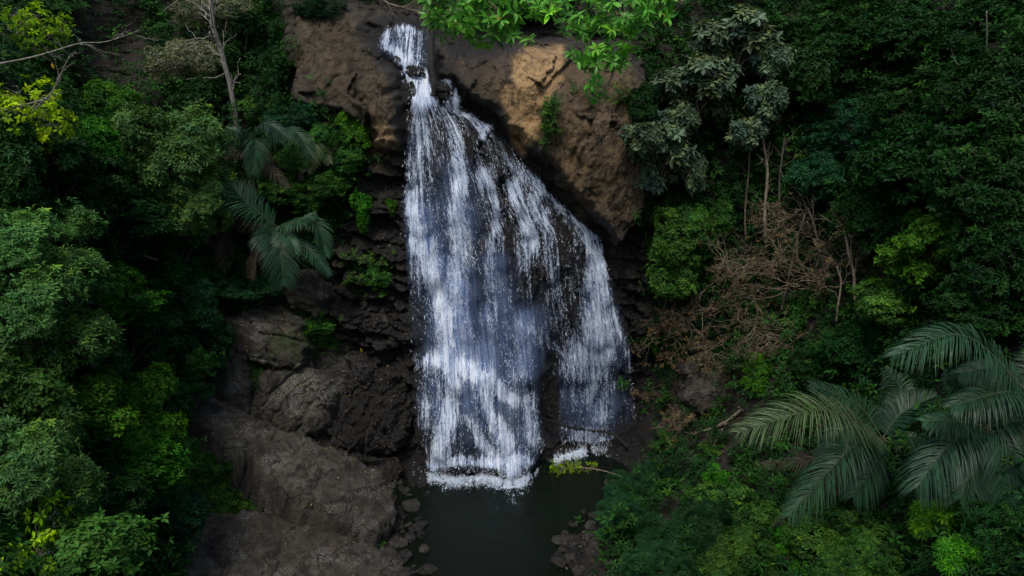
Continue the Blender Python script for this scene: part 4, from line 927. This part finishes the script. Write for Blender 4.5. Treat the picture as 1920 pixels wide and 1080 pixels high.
RIGHT = [
 ('bigleaf1', 1385, 90, 2.2, .95, 'grey-green large-leaved tree bough, the highest of the three', 'tree', (1, 1, .8)),
 ('bigleaf1', 1310, 175, 2.0, .90, 'grey-green large-leaved tree bough in the middle of the three', 'tree', (1, 1, .8)),
 ('bigleaf2', 1440, 185, 2.0, .62, 'small grey-green large-leaved spray right of the middle bough', 'tree', (.9, 1, 1)),
 ('bigleaf1', 1240, 300, 1.8, .85, 'grey-green large-leaved tree bough overhanging the cliff edge, the lowest of the three', 'tree', (.95, 1, .95)),
 ('bigleaf2', 1215, 255, 1.6, .6, 'grey-green large-leaved spray touching the right end of the rock wall', 'tree', (1, 1, .8)),
 ('bigleaf2', 1275, 225, 2.0, .6, 'grey-green large-leaved spray between the middle and the lowest bough', 'tree', (1, 1, .8)),
 ('bigleaf2', 1395, 245, 1.9, .55, 'grey-green large-leaved spray just over the bare trunks', 'tree', (1, 1, .9)),
 ('bigleaf2', 1455, 110, 2.1, .6, 'grey-green large-leaved spray right of the highest bough', 'tree', (1, 1, .9)),
 ('bigleaf2', 1305, 320, 1.2, .45, 'narrow hanging spray of big grey leaves above the leafy column', 'tree', (.8, 1, 1.4)),
 ('column1', 1265, 475, .9, .72, 'tall leafy column of creeper hanging right of the cliff', 'creeper', (1.1, 1, 1)),
 ('broad2', 1320, 420, .7, .55, 'green shrub hanging beside the leafy column', 'shrub', (.9, 1, 1.3)),
 ('dark1', 1210, 195, .5, .42, 'small dark shrub on the right cliff face under the hanging fig leaves', 'shrub', (1, .7, 1)),
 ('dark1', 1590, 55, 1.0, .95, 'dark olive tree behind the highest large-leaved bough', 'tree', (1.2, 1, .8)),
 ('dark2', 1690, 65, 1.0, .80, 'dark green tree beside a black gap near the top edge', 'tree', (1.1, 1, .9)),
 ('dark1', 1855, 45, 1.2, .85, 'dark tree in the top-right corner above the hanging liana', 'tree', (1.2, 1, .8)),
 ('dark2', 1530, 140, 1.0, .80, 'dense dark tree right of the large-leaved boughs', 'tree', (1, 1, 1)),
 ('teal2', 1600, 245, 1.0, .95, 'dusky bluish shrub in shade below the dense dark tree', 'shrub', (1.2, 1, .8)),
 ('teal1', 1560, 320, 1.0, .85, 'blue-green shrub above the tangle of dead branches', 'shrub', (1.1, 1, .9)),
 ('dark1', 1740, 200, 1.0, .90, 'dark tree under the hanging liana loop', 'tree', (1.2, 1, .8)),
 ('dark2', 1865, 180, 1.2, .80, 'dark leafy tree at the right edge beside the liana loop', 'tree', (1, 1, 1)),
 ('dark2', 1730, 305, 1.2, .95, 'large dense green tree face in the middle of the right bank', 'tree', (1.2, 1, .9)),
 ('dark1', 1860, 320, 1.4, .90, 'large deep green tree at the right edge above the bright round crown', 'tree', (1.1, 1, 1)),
 ('bright1', 1745, 470, 2.2, .72, 'bright round green crown lit among dark trees on the right', 'tree', (1, 1, 1)),
 ('dark2', 1640, 400, 1.0, .75, 'dark tree between the dead branches and the bright round crown', 'tree', (.9, 1, 1.2)),
 ('dark1', 1880, 470, 1.4, .75, 'dark green tree right of the bright round crown', 'tree', (1, 1, 1.1)),
 ('broad2', 1700, 565, 1.2, .62, 'leafy shrub under the bright round crown, above the big palm', 'shrub', (1.3, 1, .8)),
 ('dark1', 1850, 570, 1.3, .60, 'dark shrub directly above the highest palm frond on the right', 'shrub', (1.2, 1, .8)),
 ('dark2', 1620, 650, .8, .60, 'dark shrub in shade left of the highest palm frond on the right', 'shrub', (1, 1, 1)),
 ('bright2', 1408, 700, .7, .55, 'lone fresh green shrub between the dead shrubs and the pale frond', 'shrub', (1, 1, .9)),
 ('dark1', 1540, 690, .6, .55, 'dark shrub in shade just above the pale arching frond', 'shrub', (1.1, 1, .9)),
 ('dark2', 1480, 470, .4, .45, 'dark shrub behind the bare trunks', 'shrub', (1, 1, 1.2)),
 ('needle1', 1195, 912, 1.7, .78, 'fine-needled shrub leaning over the pool', 'shrub', (1.1, 1, 1)),
 ('needle2', 1158, 972, 1.9, .66, 'fine-needled shrub at the water edge, left of the others', 'shrub', (1, 1, 1)),
 ('needle1', 1285, 1000, 2.2, .85, 'largest fine-needled shrub at the bottom right of the pool', 'shrub', (1.2, 1, 1)),
 ('needle2', 1235, 1058, 2.2, .62, 'fine-needled shrub cut by the bottom edge', 'shrub', (1.2, 1, .9)),
 ('broad2', 1375, 965, 1.0, .62, 'green shrub below the pale arching frond', 'shrub', (1.2, 1, .9)),
 ('bright2', 1330, 905, .8, .42, 'small fresh green shrub right of the first fine-needled shrub', 'shrub', (1, 1, 1)),
 ('broad1', 1400, 1050, 1.2, .55, 'green shrub at the bottom edge right of the fine-needled ones', 'shrub', (1.2, 1, .8)),
 ('bright2', 1480, 1040, 1.3, .45, 'light green shrub with pale new leaves at the bottom edge', 'shrub', (1, 1, .9)),
 ('broad2', 1580, 1005, 1.3, .55, 'olive-green shrub under the long drooping palm frond', 'shrub', (1.3, 1, .9)),
 ('broad1', 1630, 1065, 1.5, .45, 'small leafy shrub at the bottom edge beside the dead frond', 'shrub', (1.2, 1, .9)),
 ('fern1', 1765, 975, 1.6, .62, 'bright green feathery shrub below the right-hand palms', 'shrub', (.9, 1, .9)),
 ('fern1', 1815, 1040, 1.6, .55, 'lower feathery green shrub reaching the bottom edge', 'shrub', (1, 1, .9)),
 ('dark1', 1890, 1010, 1.4, .45, 'dark shrub in the bottom-right corner', 'shrub', (1, 1, 1)),
 ('dark2', 1010, 22, .6, .55, 'dark shrub on the cliff top behind the hanging fig leaves', 'shrub', (1.8, 1, .6)),
 ('dark1', 880, 15, .6, .5, 'dark shrub on the cliff top just right of the upright log', 'shrub', (1.4, 1, .6)),
 ('teal1', 1150, 45, .6, .55, 'dark shrub on the cliff top above the right end of the rock wall', 'shrub', (1.5, 1, .7)),
 ('weed2', 1250, 830, .4, .7, 'low weed on the dark bank right of the small side fall', 'plant', (1.2, 1, .8)),
 ('weed2', 1330, 850, .4, .7, 'low weed on the dark bank below the forked root', 'plant', (1.3, 1, .8)),
 ('weed1', 1228, 655, .3, .35, 'tiny bright plant on the dark wall left of the leftmost dead shrub', 'plant', (1, .8, 1)),
 ('weed2', 1165, 720, .3, .4, 'tiny dark plant growing in the right edge of the fall', 'plant', (.9, .8, 1.2)),
]
for key, px, py, off, s, lab, cat, shp in RIGHT: plant(key, px, py, off, s, lab, cat, GR if cat in ('tree', 'shrub') else None, shape=shp)

# ------------------------------------------------------------------ palms
def frond(root, pts, LL, mat, seed, n=52, fold=.35, droop=.5, w=.027, sparse=0.0):
    """one feather leaf along the world path pts: leaflets on both sides of a rachis"""
    g = rs(seed); Q = path(pts, 60); s = np.concatenate([[0], np.cumsum(np.linalg.norm(np.diff(Q, axis=0), axis=1))]); s /= s[-1]
    t = np.linspace(.08, .995, n)+g.normal(size=n)*.003; t = np.clip(t, 0, 1)
    P = np.stack([np.interp(t, s, Q[:, i]) for i in range(3)], 1); T = unit(np.stack([np.interp(np.clip(t+.02, 0, 1), s, Q[:, i])-np.interp(np.clip(t-.02, 0, 1), s, Q[:, i]) for i in range(3)], 1))
    V = []; F = []; TI = []; o = 0
    toC = unit(CAM-P)*.55+np.array([0, 0, 1.0])
    for sd_ in (-1, 1):
        side = unit(np.cross(T, toC))*sd_; up = unit(np.cross(side, T))*sd_
        keep = g.uniform(size=n) > sparse
        a = (.35+.65*t)[:, None]; prof = (np.sin(np.clip(t*.93+.07, 0, 1)*math.pi)**.55*.92+.10)[:, None]*LL*g.uniform(.86, 1.08, (n, 1))
        D = unit(side*np.cos(a*.95)+T*np.sin(a*.95)+up*fold*g.uniform(.6, 1.3, (n, 1))+g.normal(size=(n, 3))*.08)
        N = unit(np.cross(D, T)); wd = np.cross(D, N)*w*.5
        B = P; ms = []
        for q in (0, .3, .65, 1.0):
            c = B+D*prof*q; c = c-np.array([0, 0, 1.0])*(prof*droop*q*q)
            ms.append(c)
        ws = (.55, 1.0, .75, .05)
        VV = np.stack([x for c, k in zip(ms, ws) for x in (c+wd*k, c-wd*k)], 1)[keep]
        m = len(VV); b = np.arange(m)[:, None]*8
        F.append(np.concatenate([b+np.array([0,1,3,2]), b+np.array([2,3,5,4]), b+np.array([4,5,7,6])])+o); V.append(VV.reshape(-1, 3)); o += m*8
        tv = g.uniform(.55, 1.45, (m, 1))*np.ones((1, 3)); TI.append(np.repeat(np.concatenate([tv, np.ones((m, 1))], 1), 8, 0))
    ob = mesh('frond', np.concatenate(V)-np.array(root.location), np.concatenate(F), mat, {'tint': np.concatenate(TI)}, parent=root)
    tb = Tubes(); tb.add(Q-np.array(root.location), np.linspace(.022, .005, len(Q)), 5); tb.build('rachis', M['rachis'], parent=ob)
    return ob
def palm(label, c, off, fronds, group, LL=.8, stem=.9):
    base = hit(c[0], c[1], off); root = empty('palm', base-np.array([0, .0, stem])); tag(root, label, 'palm', group)
    tb = Tubes(); tb.add(path([(0, 0, -.8), (.05, 0, stem*.5), (0, 0, stem)], 10), np.linspace(.16, .10, len(path([(0, 0, -.8), (.05, 0, stem*.5), (0, 0, stem)], 10))), 8); tb.build('trunk', M['bark'], parent=root)
    for i, (mid, tip, dm, dt, kind, ll, dr) in enumerate(fronds):
        Yb = base[1]; pts = [base, at(mid[0], mid[1], Yb+dm), at(tip[0], tip[1], Yb+dt)]
        frond(root, pts, ll, M[kind], int(c[0]+i*17), droop=dr, n=104 if kind != 'palm_dead' else 54, sparse=.0 if kind == 'palm' else .12 if kind == 'palm_dead' else .02)
    return root
GP = 'feather palms on the banks'
palm('upper dark feather palm on the left, at the foot of the spotted trunk', (466, 285), 1.5, [
 ((495, 232), (545, 262), -.7, -1.0, 'palm', .75, .55), ((450, 250), (425, 240), -.3, -.3, 'palm', .5, .4), ((480, 262), (475, 325), -.9, -1.2, 'palm', .65, .5),
 ((545, 245), (585, 292), -.6, -1.0, 'palm', .75, .6), ((440, 290), (405, 320), -.2, 0, 'palm_dead', .55, .5), ((510, 320), (540, 350), -.6, -.8, 'palm_dead', .5, .5)], GP)
palm('small palm with one pale striped frond below the bright shrub on the left', (560, 262), 1.3, [
 ((588, 262), (575, 318), -.5, -.9, 'palm_old', .62, .5), ((600, 275), (618, 305), -.3, -.6, 'palm_old', .45, .5)], GP)
palm('lower dark feather palm on the left, hanging over the brown boulders', (520, 425), 1.7, [
 ((468, 385), (432, 345), -.5, -.4, 'palm', 1.35, .35), ((500, 440), (508, 458), -.5, -.9, 'palm', .8, .5), ((560, 415), (592, 398), -.5, -.5, 'palm', .6, .6),
 ((545, 450), (555, 475), -.8, -1.1, 'palm', .5, .5), ((525, 470), (532, 532), -.9, -1.3, 'palm', .95, .35), ((590, 415), (612, 480), -.4, -.7, 'palm', .62, .5),
 ((580, 470), (618, 515), -.5, -.7, 'palm', .55, .5), ((440, 420), (415, 505), .0, -.2, 'palm_dead', .75, .4), ((400, 420), (365, 440), .2, .1, 'palm_dead', .5, .5),
 ((480, 480), (470, 520), -.2, -.3, 'palm_dead', .5, .5)], GP)
palm('big palm on the lower right with a pale arching frond on its left side', (1655, 822), 2.2, [
 ((1545, 770), (1383, 812), -1.0, -1.6, 'palm_old', 1.35, .40), ((1600, 838), (1478, 968), -.8, -1.5, 'palm', .95, .5), ((1690, 775), (1755, 742), .1, .2, 'palm', .75, .15),
 ((1590, 800), (1545, 850), -.3, -.6, 'palm', .8, .5), ((1720, 820), (1770, 850), -.4, -.6, 'palm', .6, .6), ((1690, 740), (1660, 690), .8, 1.2, 'palm', .9, .5),
 ((1570, 900), (1450, 985), .4, .2, 'palm_dead', .5, .5), ((1610, 760), (1520, 720), .4, .4, 'palm', .9, .5), ((1640, 870), (1600, 930), -.2, -.5, 'palm', .8, .6), ((1710, 850), (1740, 890), -.3, -.5, 'palm', .7, .6), ((1690, 920), (1735, 1070), .3, .3, 'palm_dead', .85, .45), ((1560, 860), (1420, 870), .8, .7, 'palm_dead', .55, .5)], GP)
palm('palm at the right edge with a high arching frond above its neighbour', (1935, 745), 2.2, [
 ((1810, 630), (1672, 668), .0, -.5, 'palm', 1.05, .55), ((1880, 735), (1782, 762), -.4, -.9, 'palm', .85, .6), ((1950, 680), (1990, 620), .3, .5, 'palm', .8, .5),
 ((1880, 690), (1800, 700), .4, .4, 'palm', .8, .6)], GP)
palm('palm at the right edge with long drooping fronds below the other two', (1850, 800), 2.6, [
 ((1780, 835), (1718, 915), -.5, -1.0, 'palm', .95, .7), ((1885, 850), (1895, 950), -.6, -1.1, 'palm', .85, .5), ((1790, 790), (1730, 790), -.2, -.3, 'palm', .7, .5),
 ((1930, 790), (2000, 830), -.3, -.5, 'palm', .9, .6), ((1830, 860), (1800, 935), -.3, -.8, 'palm', .85, .6), ((1910, 840), (1950, 930), -.5, -.9, 'palm', .8, .6), ((1820, 760), (1770, 700), .4, .6, 'palm', .8, .4), ((1900, 760), (1960, 720), .3, .4, 'palm', .8, .4), ((1880, 880), (1940, 1040), .6, .6, 'palm_dead', .8, .5)], GP)

# ------------------------------------------------------------------ hanging fig boughs over the cliff (large bright leaves)
def bough(label, roots, twigs, nros, L, seed, poly, dY, mat='fig'):
    g = rs(seed); base = at(*roots[0]); root = empty('fig_bough', base); tag(root, label, 'bough'); o = np.array(base)
    tb = Tubes()
    for tw in twigs:
        q = path([at(*p) for p in tw], 22); q = q+np.cumsum(g.normal(size=q.shape), 0)*.012
        tb.add(q-o, np.linspace(.035 if len(tw) > 2 else .02, .008, len(q)), 5)
    a = np.array(poly); x0, y0 = a.min(0); x1, y1 = a.max(0); P = []
    while len(P) < nros:
        x, y = g.uniform(x0, x1), g.uniform(y0, y1)
        if sdf(np.array([x]), np.array([y]), poly)[0] < 9*g.normal() or perlin(x*.035+seed, y*.035, 2) < -.18: continue
        P.append(at(x, y, dY+g.uniform(-.9, .9)))
    P = np.array(P); tips = np.concatenate([path([at(*p) for p in tw], 22) for tw in twigs])
    for p in P:
        j = np.argmin(np.linalg.norm(tips-p, axis=1)); tb.add(wob(tips[j]-o, p-o, 6, .12, g, .08), np.linspace(.012, .006, 6), 4)
    tb.build('branch', M['twig'], parent=root)
    A = np.array([0, -.55, .55])+g.normal(size=P.shape)*.5; t = tints(len(P), g, .65, 1.25, .03)
    V, F, T = rosettes(P-o, A, 7, L, L*.40, 1.15, g, t, .35, True)
    old = g.uniform(size=len(T)//8) < .02; T.reshape(-1, 8, 4)[old] *= np.array([4.0, .9, .6, 1])
    mesh('foliage', V, F, M[mat], {'tint': T}, parent=root)
bough('sunlit bough of large glossy leaves hanging over the top of the fall', [(930, -60, -6)],
 [[(930,-60,-6),(900,-10,-6),(880,45,-6)],[(900,-10,-6),(840,5,-6),(800,30,-6)],[(930,-60,-6),(980,0,-6),(1040,30,-6)],[(900,-10,-6),(940,30,-6),(955,75,-6)],[(1000,15,-6),(1040,35,-6)]],
 190, .34, 31, [(796,-40),(1060,-40),(1062,30),(1000,40),(985,68),(940,78),(880,82),(862,60),(800,48)], -6)
bough('sunlit bough of large glossy leaves trailing down over the ochre cliff', [(1300, -20, -6)],
 [[(1300,-20,-6),(1255,30,-6),(1205,65,-6),(1185,110,-6)],[(1255,30,-6),(1170,20,-6),(1090,40,-6)],[(1205,65,-6),(1150,90,-6),(1085,118,-6)],[(1185,110,-6),(1140,135,-6),(1080,120,-6)],
  [(1155,120,-6),(1140,160,-6),(1115,178,-6),(1104,180,-6)],[(1205,65,-6),(1225,75,-6),(1208,80,-6)]],
 185, .31, 32, [(1060,45),(1070,10),(1140,-40),(1270,-40),(1262,20),(1215,60),(1195,88),(1170,120),(1145,128),(1080,128),(1072,112),(1130,85)], -6)
bough('small leafy end of the trailing bough dangling lowest on a bent twig', [(1150, 118, -6)],
 [[(1150,118,-6),(1146,150,-6),(1128,172,-6),(1112,176,-6)],[(1128,172,-6),(1105,185,-6)]], 7, .30, 33, [(1098,140),(1122,138),(1122,182),(1100,188)], -6)

# ------------------------------------------------------------------ trunks, logs, bare branches, dead shrubs
def branchy(tb, p0, d, L, r, depth, g, spread=.6, n=7):
    q = wob(p0, p0+unit(d)*L, n, .09, g); tb.add(q, np.linspace(r, r*.55, n), 6 if r > .03 else 4)
    ends = [q[-1]]
    if depth:
        for _ in range(g.randint(2, 4)):
            k = g.randint(n//2, n); e = branchy(tb, q[k], unit(d)+g.normal(size=3)*spread, L*g.uniform(.5, .8), r*.55, depth-1, g, spread, n); ends += e
    return ends
def limb(name, label, cat, pts, r0, r1, mat, seed, twigs=0, tl=.8, group=None, leaves_=None, depth=1, spread=.6):
    g = rs(seed); W = np.array([p if len(p) == 4 else at(*p) for p in pts], float) if False else np.array([at(*p) for p in pts]); o = W[0].copy()
    q = path(W, 30); q = q+np.concatenate([[np.zeros(3)], np.cumsum(g.normal(size=(len(q)-1, 3)), 0)])*r0*.12
    tb = Tubes(); tb.add(q-o, np.linspace(r0, r1, len(q)), 8); E = []
    for _ in range(twigs):
        k = g.randint(len(q)//3, len(q)); d = unit(q[min(k+1, len(q)-1)]-q[k-1])+g.normal(size=3)*spread
        E += branchy(tb, q[k]-o, d, tl*g.uniform(.6, 1.2), max(r1*.4, .011), depth, g)
    ob = tb.build(name, M[mat]); ob.location = o; tag(ob, label, cat, group)
    if leaves_ and E:
        E = np.array(E); P = E+g.normal(size=E.shape)*.05; V, F, T = rosettes(P, g.normal(size=P.shape)+np.array([0, 0, .5]), leaves_[1], leaves_[2], leaves_[3], 1.1, g, tints(len(P), g, .6, 1.4, 0))
        mesh('foliage', V, F, M[leaves_[0]], {'tint': T}, parent=ob)
    return ob
def Yh(px, py, off): return float(hit(px, py, off)[1])
y0 = Yh(447, 240, .6)
limb('leaning_tree', 'spotted pale leaning tree trunk rising above the upper left palm', 'tree', [(449,262,y0),(443,215,y0),(430,150,y0-.2),(414,85,y0-.3),(400,30,y0-.4),(392,-60,y0-.5)], .115, .085, 'pale_bark', 41, 14, 1.3)
limb('log', 'dark wet log standing upright in the upper cascade', 'log', [(810,184,Yh(810,184,.2)),(812,150,Yh(810,184,.3)+.3),(808,110,Yh(810,184,.5)+.8),(810,40,Yh(810,184,.5)+1.5)], .13, .15, 'wet_log', 42)
limb('branch', 'bare grey forked branch reaching right across the dark hollow, upper left', 'branch', [(-20,122,-9),(40,112,-9),(95,98,-9),(150,82,-9),(200,79,-9),(262,58,-9)], .030, .010, 'pale_bark', 43, 9, .55)
limb('branch', 'pale crooked branch among the yellow leaves, below the forked grey branch', 'branch', [(-20,215,-9),(40,197,-9),(90,180,-9),(112,140,-9),(128,105,-9)], .030, .010, 'pale_bark', 44, 9, .5)
limb('branch', 'thin dark branch lying across the foot of the right-hand fall', 'branch', [(1015,783,Yh(1015,783,.5)),(1060,798,Yh(1060,798,.6)),(1110,806,Yh(1110,806,.6)),(1150,812,Yh(1150,812,.6)),(1178,838,Yh(1178,836,.4))], .045, .06, 'wet_log', 45, 3, .4)
limb('leafy_branch', 'fallen leafy branch with yellow-green leaves lying in the pool', 'branch', [(1165,893,Yh(1165,893,.2)),(1120,880,Yh(1120,880,.25)),(1075,876,Yh(1075,876,.3)),(1052,880,Yh(1052,880,.3))], .025, .012, 'twig', 46, 26, .42, leaves_=('yellow', 6, .13, .07))
limb('root', 'pale forked root lying on the right bank left of the pale frond', 'root', [(1392,768,Yh(1392,768,.3)),(1362,792,Yh(1362,792,.2)),(1330,806,Yh(1330,806,.15)),(1305,818,Yh(1305,818,.1))], .07, .035, 'twig', 47, 4, .7)
limb('root', 'thin pale root running down from the forked root', 'root', [(1362,792,Yh(1362,792,.2)),(1345,825,Yh(1345,825,.2)),(1330,852,Yh(1330,852,.1))], .035, .015, 'twig', 48, 2, .4)
GT = 'bare trunks on the right bank'
for i, (pts, r0, lab) in enumerate([
 ([(1398,440),(1399,380),(1404,320),(1408,255)], .075, 'slim straight trunk, leftmost of the bare trunks under the large-leaved boughs'),
 ([(1436,455),(1434,390),(1440,320),(1432,250)], .12, 'thickest pale trunk under the large-leaved boughs'),
 ([(1458,450),(1460,390),(1462,320),(1470,260)], .08, 'dark bare trunk just right of the thickest pale one'),
 ([(1603,562),(1602,520),(1590,470),(1582,430)], .10, 'whitish spotted crooked trunk right of the dead shrubs'),
 ([(1568,602),(1573,570),(1578,530),(1570,500)], .07, 'short pale stump-like trunk left of the whitish crooked one'),
 ([(1466,580),(1478,520),(1492,460),(1510,400)], .08, 'leaning brown trunk inside the tangle of dead branches'),
 ([(1550,520),(1540,480),(1530,430),(1515,390)], .09, 'brown trunk leaning left at the heart of the dead tangle')]):
    W = [(x, y, Yh(x, y, .8)) for x, y in pts]
    Y0 = min(w_[2] for w_ in W)
    limb('bare_tree', lab, 'bare tree', [(x, y, Y0) for x, y, _ in W], r0*.62, r0*.42, 'twig' if i in (1, 3, 4) else 'bark', 50+i, 9, .9, GT, depth=1)
def dead(label, px, py, off, size, seed, n, rust=420, squash=.6):
    g = rs(seed); c = hit(px, py, off); root = empty('dead_shrub', c-np.array([0, 0, size*.6])); tag(root, label, 'dead shrub', 'rusty dead shrubs on the right bank')
    tb = Tubes(); E = []
    for _ in range(n):
        d = unit(g.normal(size=3)*np.array([1, .7, squash])+np.array([0, -.25, .1])); s0 = g.normal(size=3)*size*.3*np.array([1.2, .4, .6])+np.array([0, 0, size*.6])
        E += branchy(tb, s0, d, size*g.uniform(.35, .8), .016, 3, g, .8, 6)
    tb.build('branches', M['twig'], parent=root); E = np.array(E); E = E[g.choice(len(E), min(rust, len(E)), replace=False)]
    V, F, T = rosettes(E, g.normal(size=E.shape), 4, .11, .045, 1.1, g, tints(len(E), g, .5, 1.5, .06))
    mesh('dry_leaves', V, F, M['rust'], {'tint': T}, parent=root)
for a in [('tangle of dead rusty branches, the highest of the dead shrubs', 1500, 420, 1.0, 1.6, 61, 26), ('wide rusty dead shrub left of the brown leaning trunk', 1400, 500, 1.0, 1.8, 62, 28),
          ('rusty dead shrub in front of the two brown leaning trunks', 1510, 530, 1.1, 1.6, 63, 26), ('dry brown shrub above the grey boulder, beside the leafy column', 1320, 600, .9, 1.7, 64, 26),
          ('dry brown shrub above the lone fresh green shrub', 1440, 620, 1.0, 1.7, 65, 26), ('straggly dead shrub hanging at the dark cliff edge, the leftmost', 1255, 625, .6, 1.2, 66, 16),
          ('straggly dead shrub between the grey boulder and the lone fresh green shrub', 1350, 665, .7, 1.2, 67, 16), ('thin dead shrub beside the whitish crooked trunk', 1590, 470, .9, 1.2, 68, 14), ('low brown brush on the dark bank left of the forked root', 1270, 800, .5, .9, 69, 9), ('low brown brush on the dark bank under the straggly leftmost dead shrub', 1215, 745, .4, .8, 70, 8)]: dead(*a)
YL = Yh(1820, 100, 3.2)
limb('liana', 'thin liana hanging in a loop in front of dark trees, upper right', 'liana', [(x, y, YL) for x, y in ((1850,20),(1850,75),(1848,100),(1835,120),(1812,128),(1792,118),(1782,92))], .025, .018, 'pale_bark', 71)
limb('liana', 'thin liana slanting away below the hanging loop', 'liana', [(x, y, YL) for x, y in ((1849,100),(1862,125),(1876,140))], .018, .012, 'pale_bark', 72)
limb('branch', 'fallen pale pole leaning right of the whitish crooked trunk', 'branch', [(1655,615,Yh(1655,615,.9)),(1640,595,Yh(1655,615,.9)),(1617,572,Yh(1655,615,.9))], .04, .03, 'pale_bark', 73)
limb('root', 'thin root trailing down the dark right bank below the dead shrubs', 'root', [(1278,740,Yh(1278,740,.15)),(1284,775,Yh(1284,775,.15)),(1296,800,Yh(1296,800,.15)),(1312,822,Yh(1312,822,.15))], .02, .012, 'twig', 74, 3, .4)
limb('branch', 'bare drooping twigs above the head of the fall', 'branch', [(690,-30,3),(725,5,3),(760,15,3),(790,25,3)], .04, .012, 'twig', 75, 12, .7)
def single_leaf(label, px, py, col, L, off=.1):
    g = rs(int(px)); p = hit(px, py, off); t = np.array([[*col, 1.0]])
    V, F, T = leaves(np.zeros((1, 3)), np.array([[.3, -.2, -.9]]), np.array([[.1, -1, .4]]), L, L*.45, t, True)
    o = mesh('fallen_leaf', V, F, M['litter'], {'tint': T}); o.location = p; tag(o, label, 'leaf')
single_leaf('single orange leaf hanging by the yellow-green tree, upper left', 97, 118, (2.6, 2.0, .4), .26, 3.6)
single_leaf('single yellow leaf on the black wet ledge left of the fall', 676, 652, (3.0, 3.4, .3), .22, .5)
single_leaf('single yellow leaf on the rounded boulder', 515, 607, (2.8, 3.8, .3), .22, .5)
EXPOSURE = 0.26
# unseen opposite slope, added behind the camera to cut frontal skylight and deepen shadows
GX, GY = np.meshgrid(np.linspace(-70, 70, 60), np.linspace(0, 1, 24))
GH = GY*28-4; PB = np.stack([GX, -44-GY*26+3*fbm(GX*.1, GY*3, 1, 3), GH+4*fbm(GX*.1, GY*3, 5, 3)], -1)
zb = np.zeros((PB.size//3, 4)); zb[:, 1] = .9; zb[:, 3] = .3
tag(mesh('light_block_hillside', PB, grid_faces(60, 24), M['cliff'], {'zone': zb}, smooth=True), kind='structure')
# ------------------------------------------------------------------ light, camera
w = bpy.data.worlds.new('World'); bpy.context.scene.world = w; w.use_nodes = True
nt = w.node_tree; bg = nt.nodes['Background']; sk = nt.nodes.new('ShaderNodeTexSky'); sk.sky_type = 'NISHITA'; sk.sun_disc = False
EL, AZ = R(60), R(200)      # AZ: compass direction of the sun, clockwise from +Y
sk.sun_elevation = EL; sk.sun_rotation = AZ; sk.air_density = 1.2; sk.dust_density = 3.0; sk.ozone_density = 1.0
nt.links.new(sk.outputs[0], bg.inputs[0]); bg.inputs[1].default_value = .13
sl = bpy.data.lights.new('sun', 'SUN'); sl.energy = 2.0; sl.angle = R(14); sl.color = (1, .95, .88)
so = bpy.data.objects.new('sun', sl); C.objects.link(so)
sd = Vector((math.sin(AZ)*math.cos(EL), math.cos(AZ)*math.cos(EL), math.sin(EL)))
so.rotation_euler = sd.to_track_quat('Z', 'Y').to_euler()
cam = bpy.data.cameras.new('camera'); co = bpy.data.objects.new('camera', cam); C.objects.link(co)
co.location = CAM; co.rotation_euler = (R(90)+PITCH, 0, 0); cam.lens = LENS; cam.sensor_width = 36; cam.clip_start = .1; cam.clip_end = 500
sc = bpy.context.scene; sc.camera = co
sc.view_settings.view_transform = 'Standard'; sc.view_settings.look = 'None'; sc.view_settings.exposure = EXPOSURE; sc.view_settings.gamma = 1
sc.render.engine = 'CYCLES'; sc.cycles.transparent_max_bounces = 24; sc.cycles.max_bounces = 6; sc.cycles.diffuse_bounces = 3; sc.cycles.glossy_bounces = 3
sc.cycles.use_denoising = True
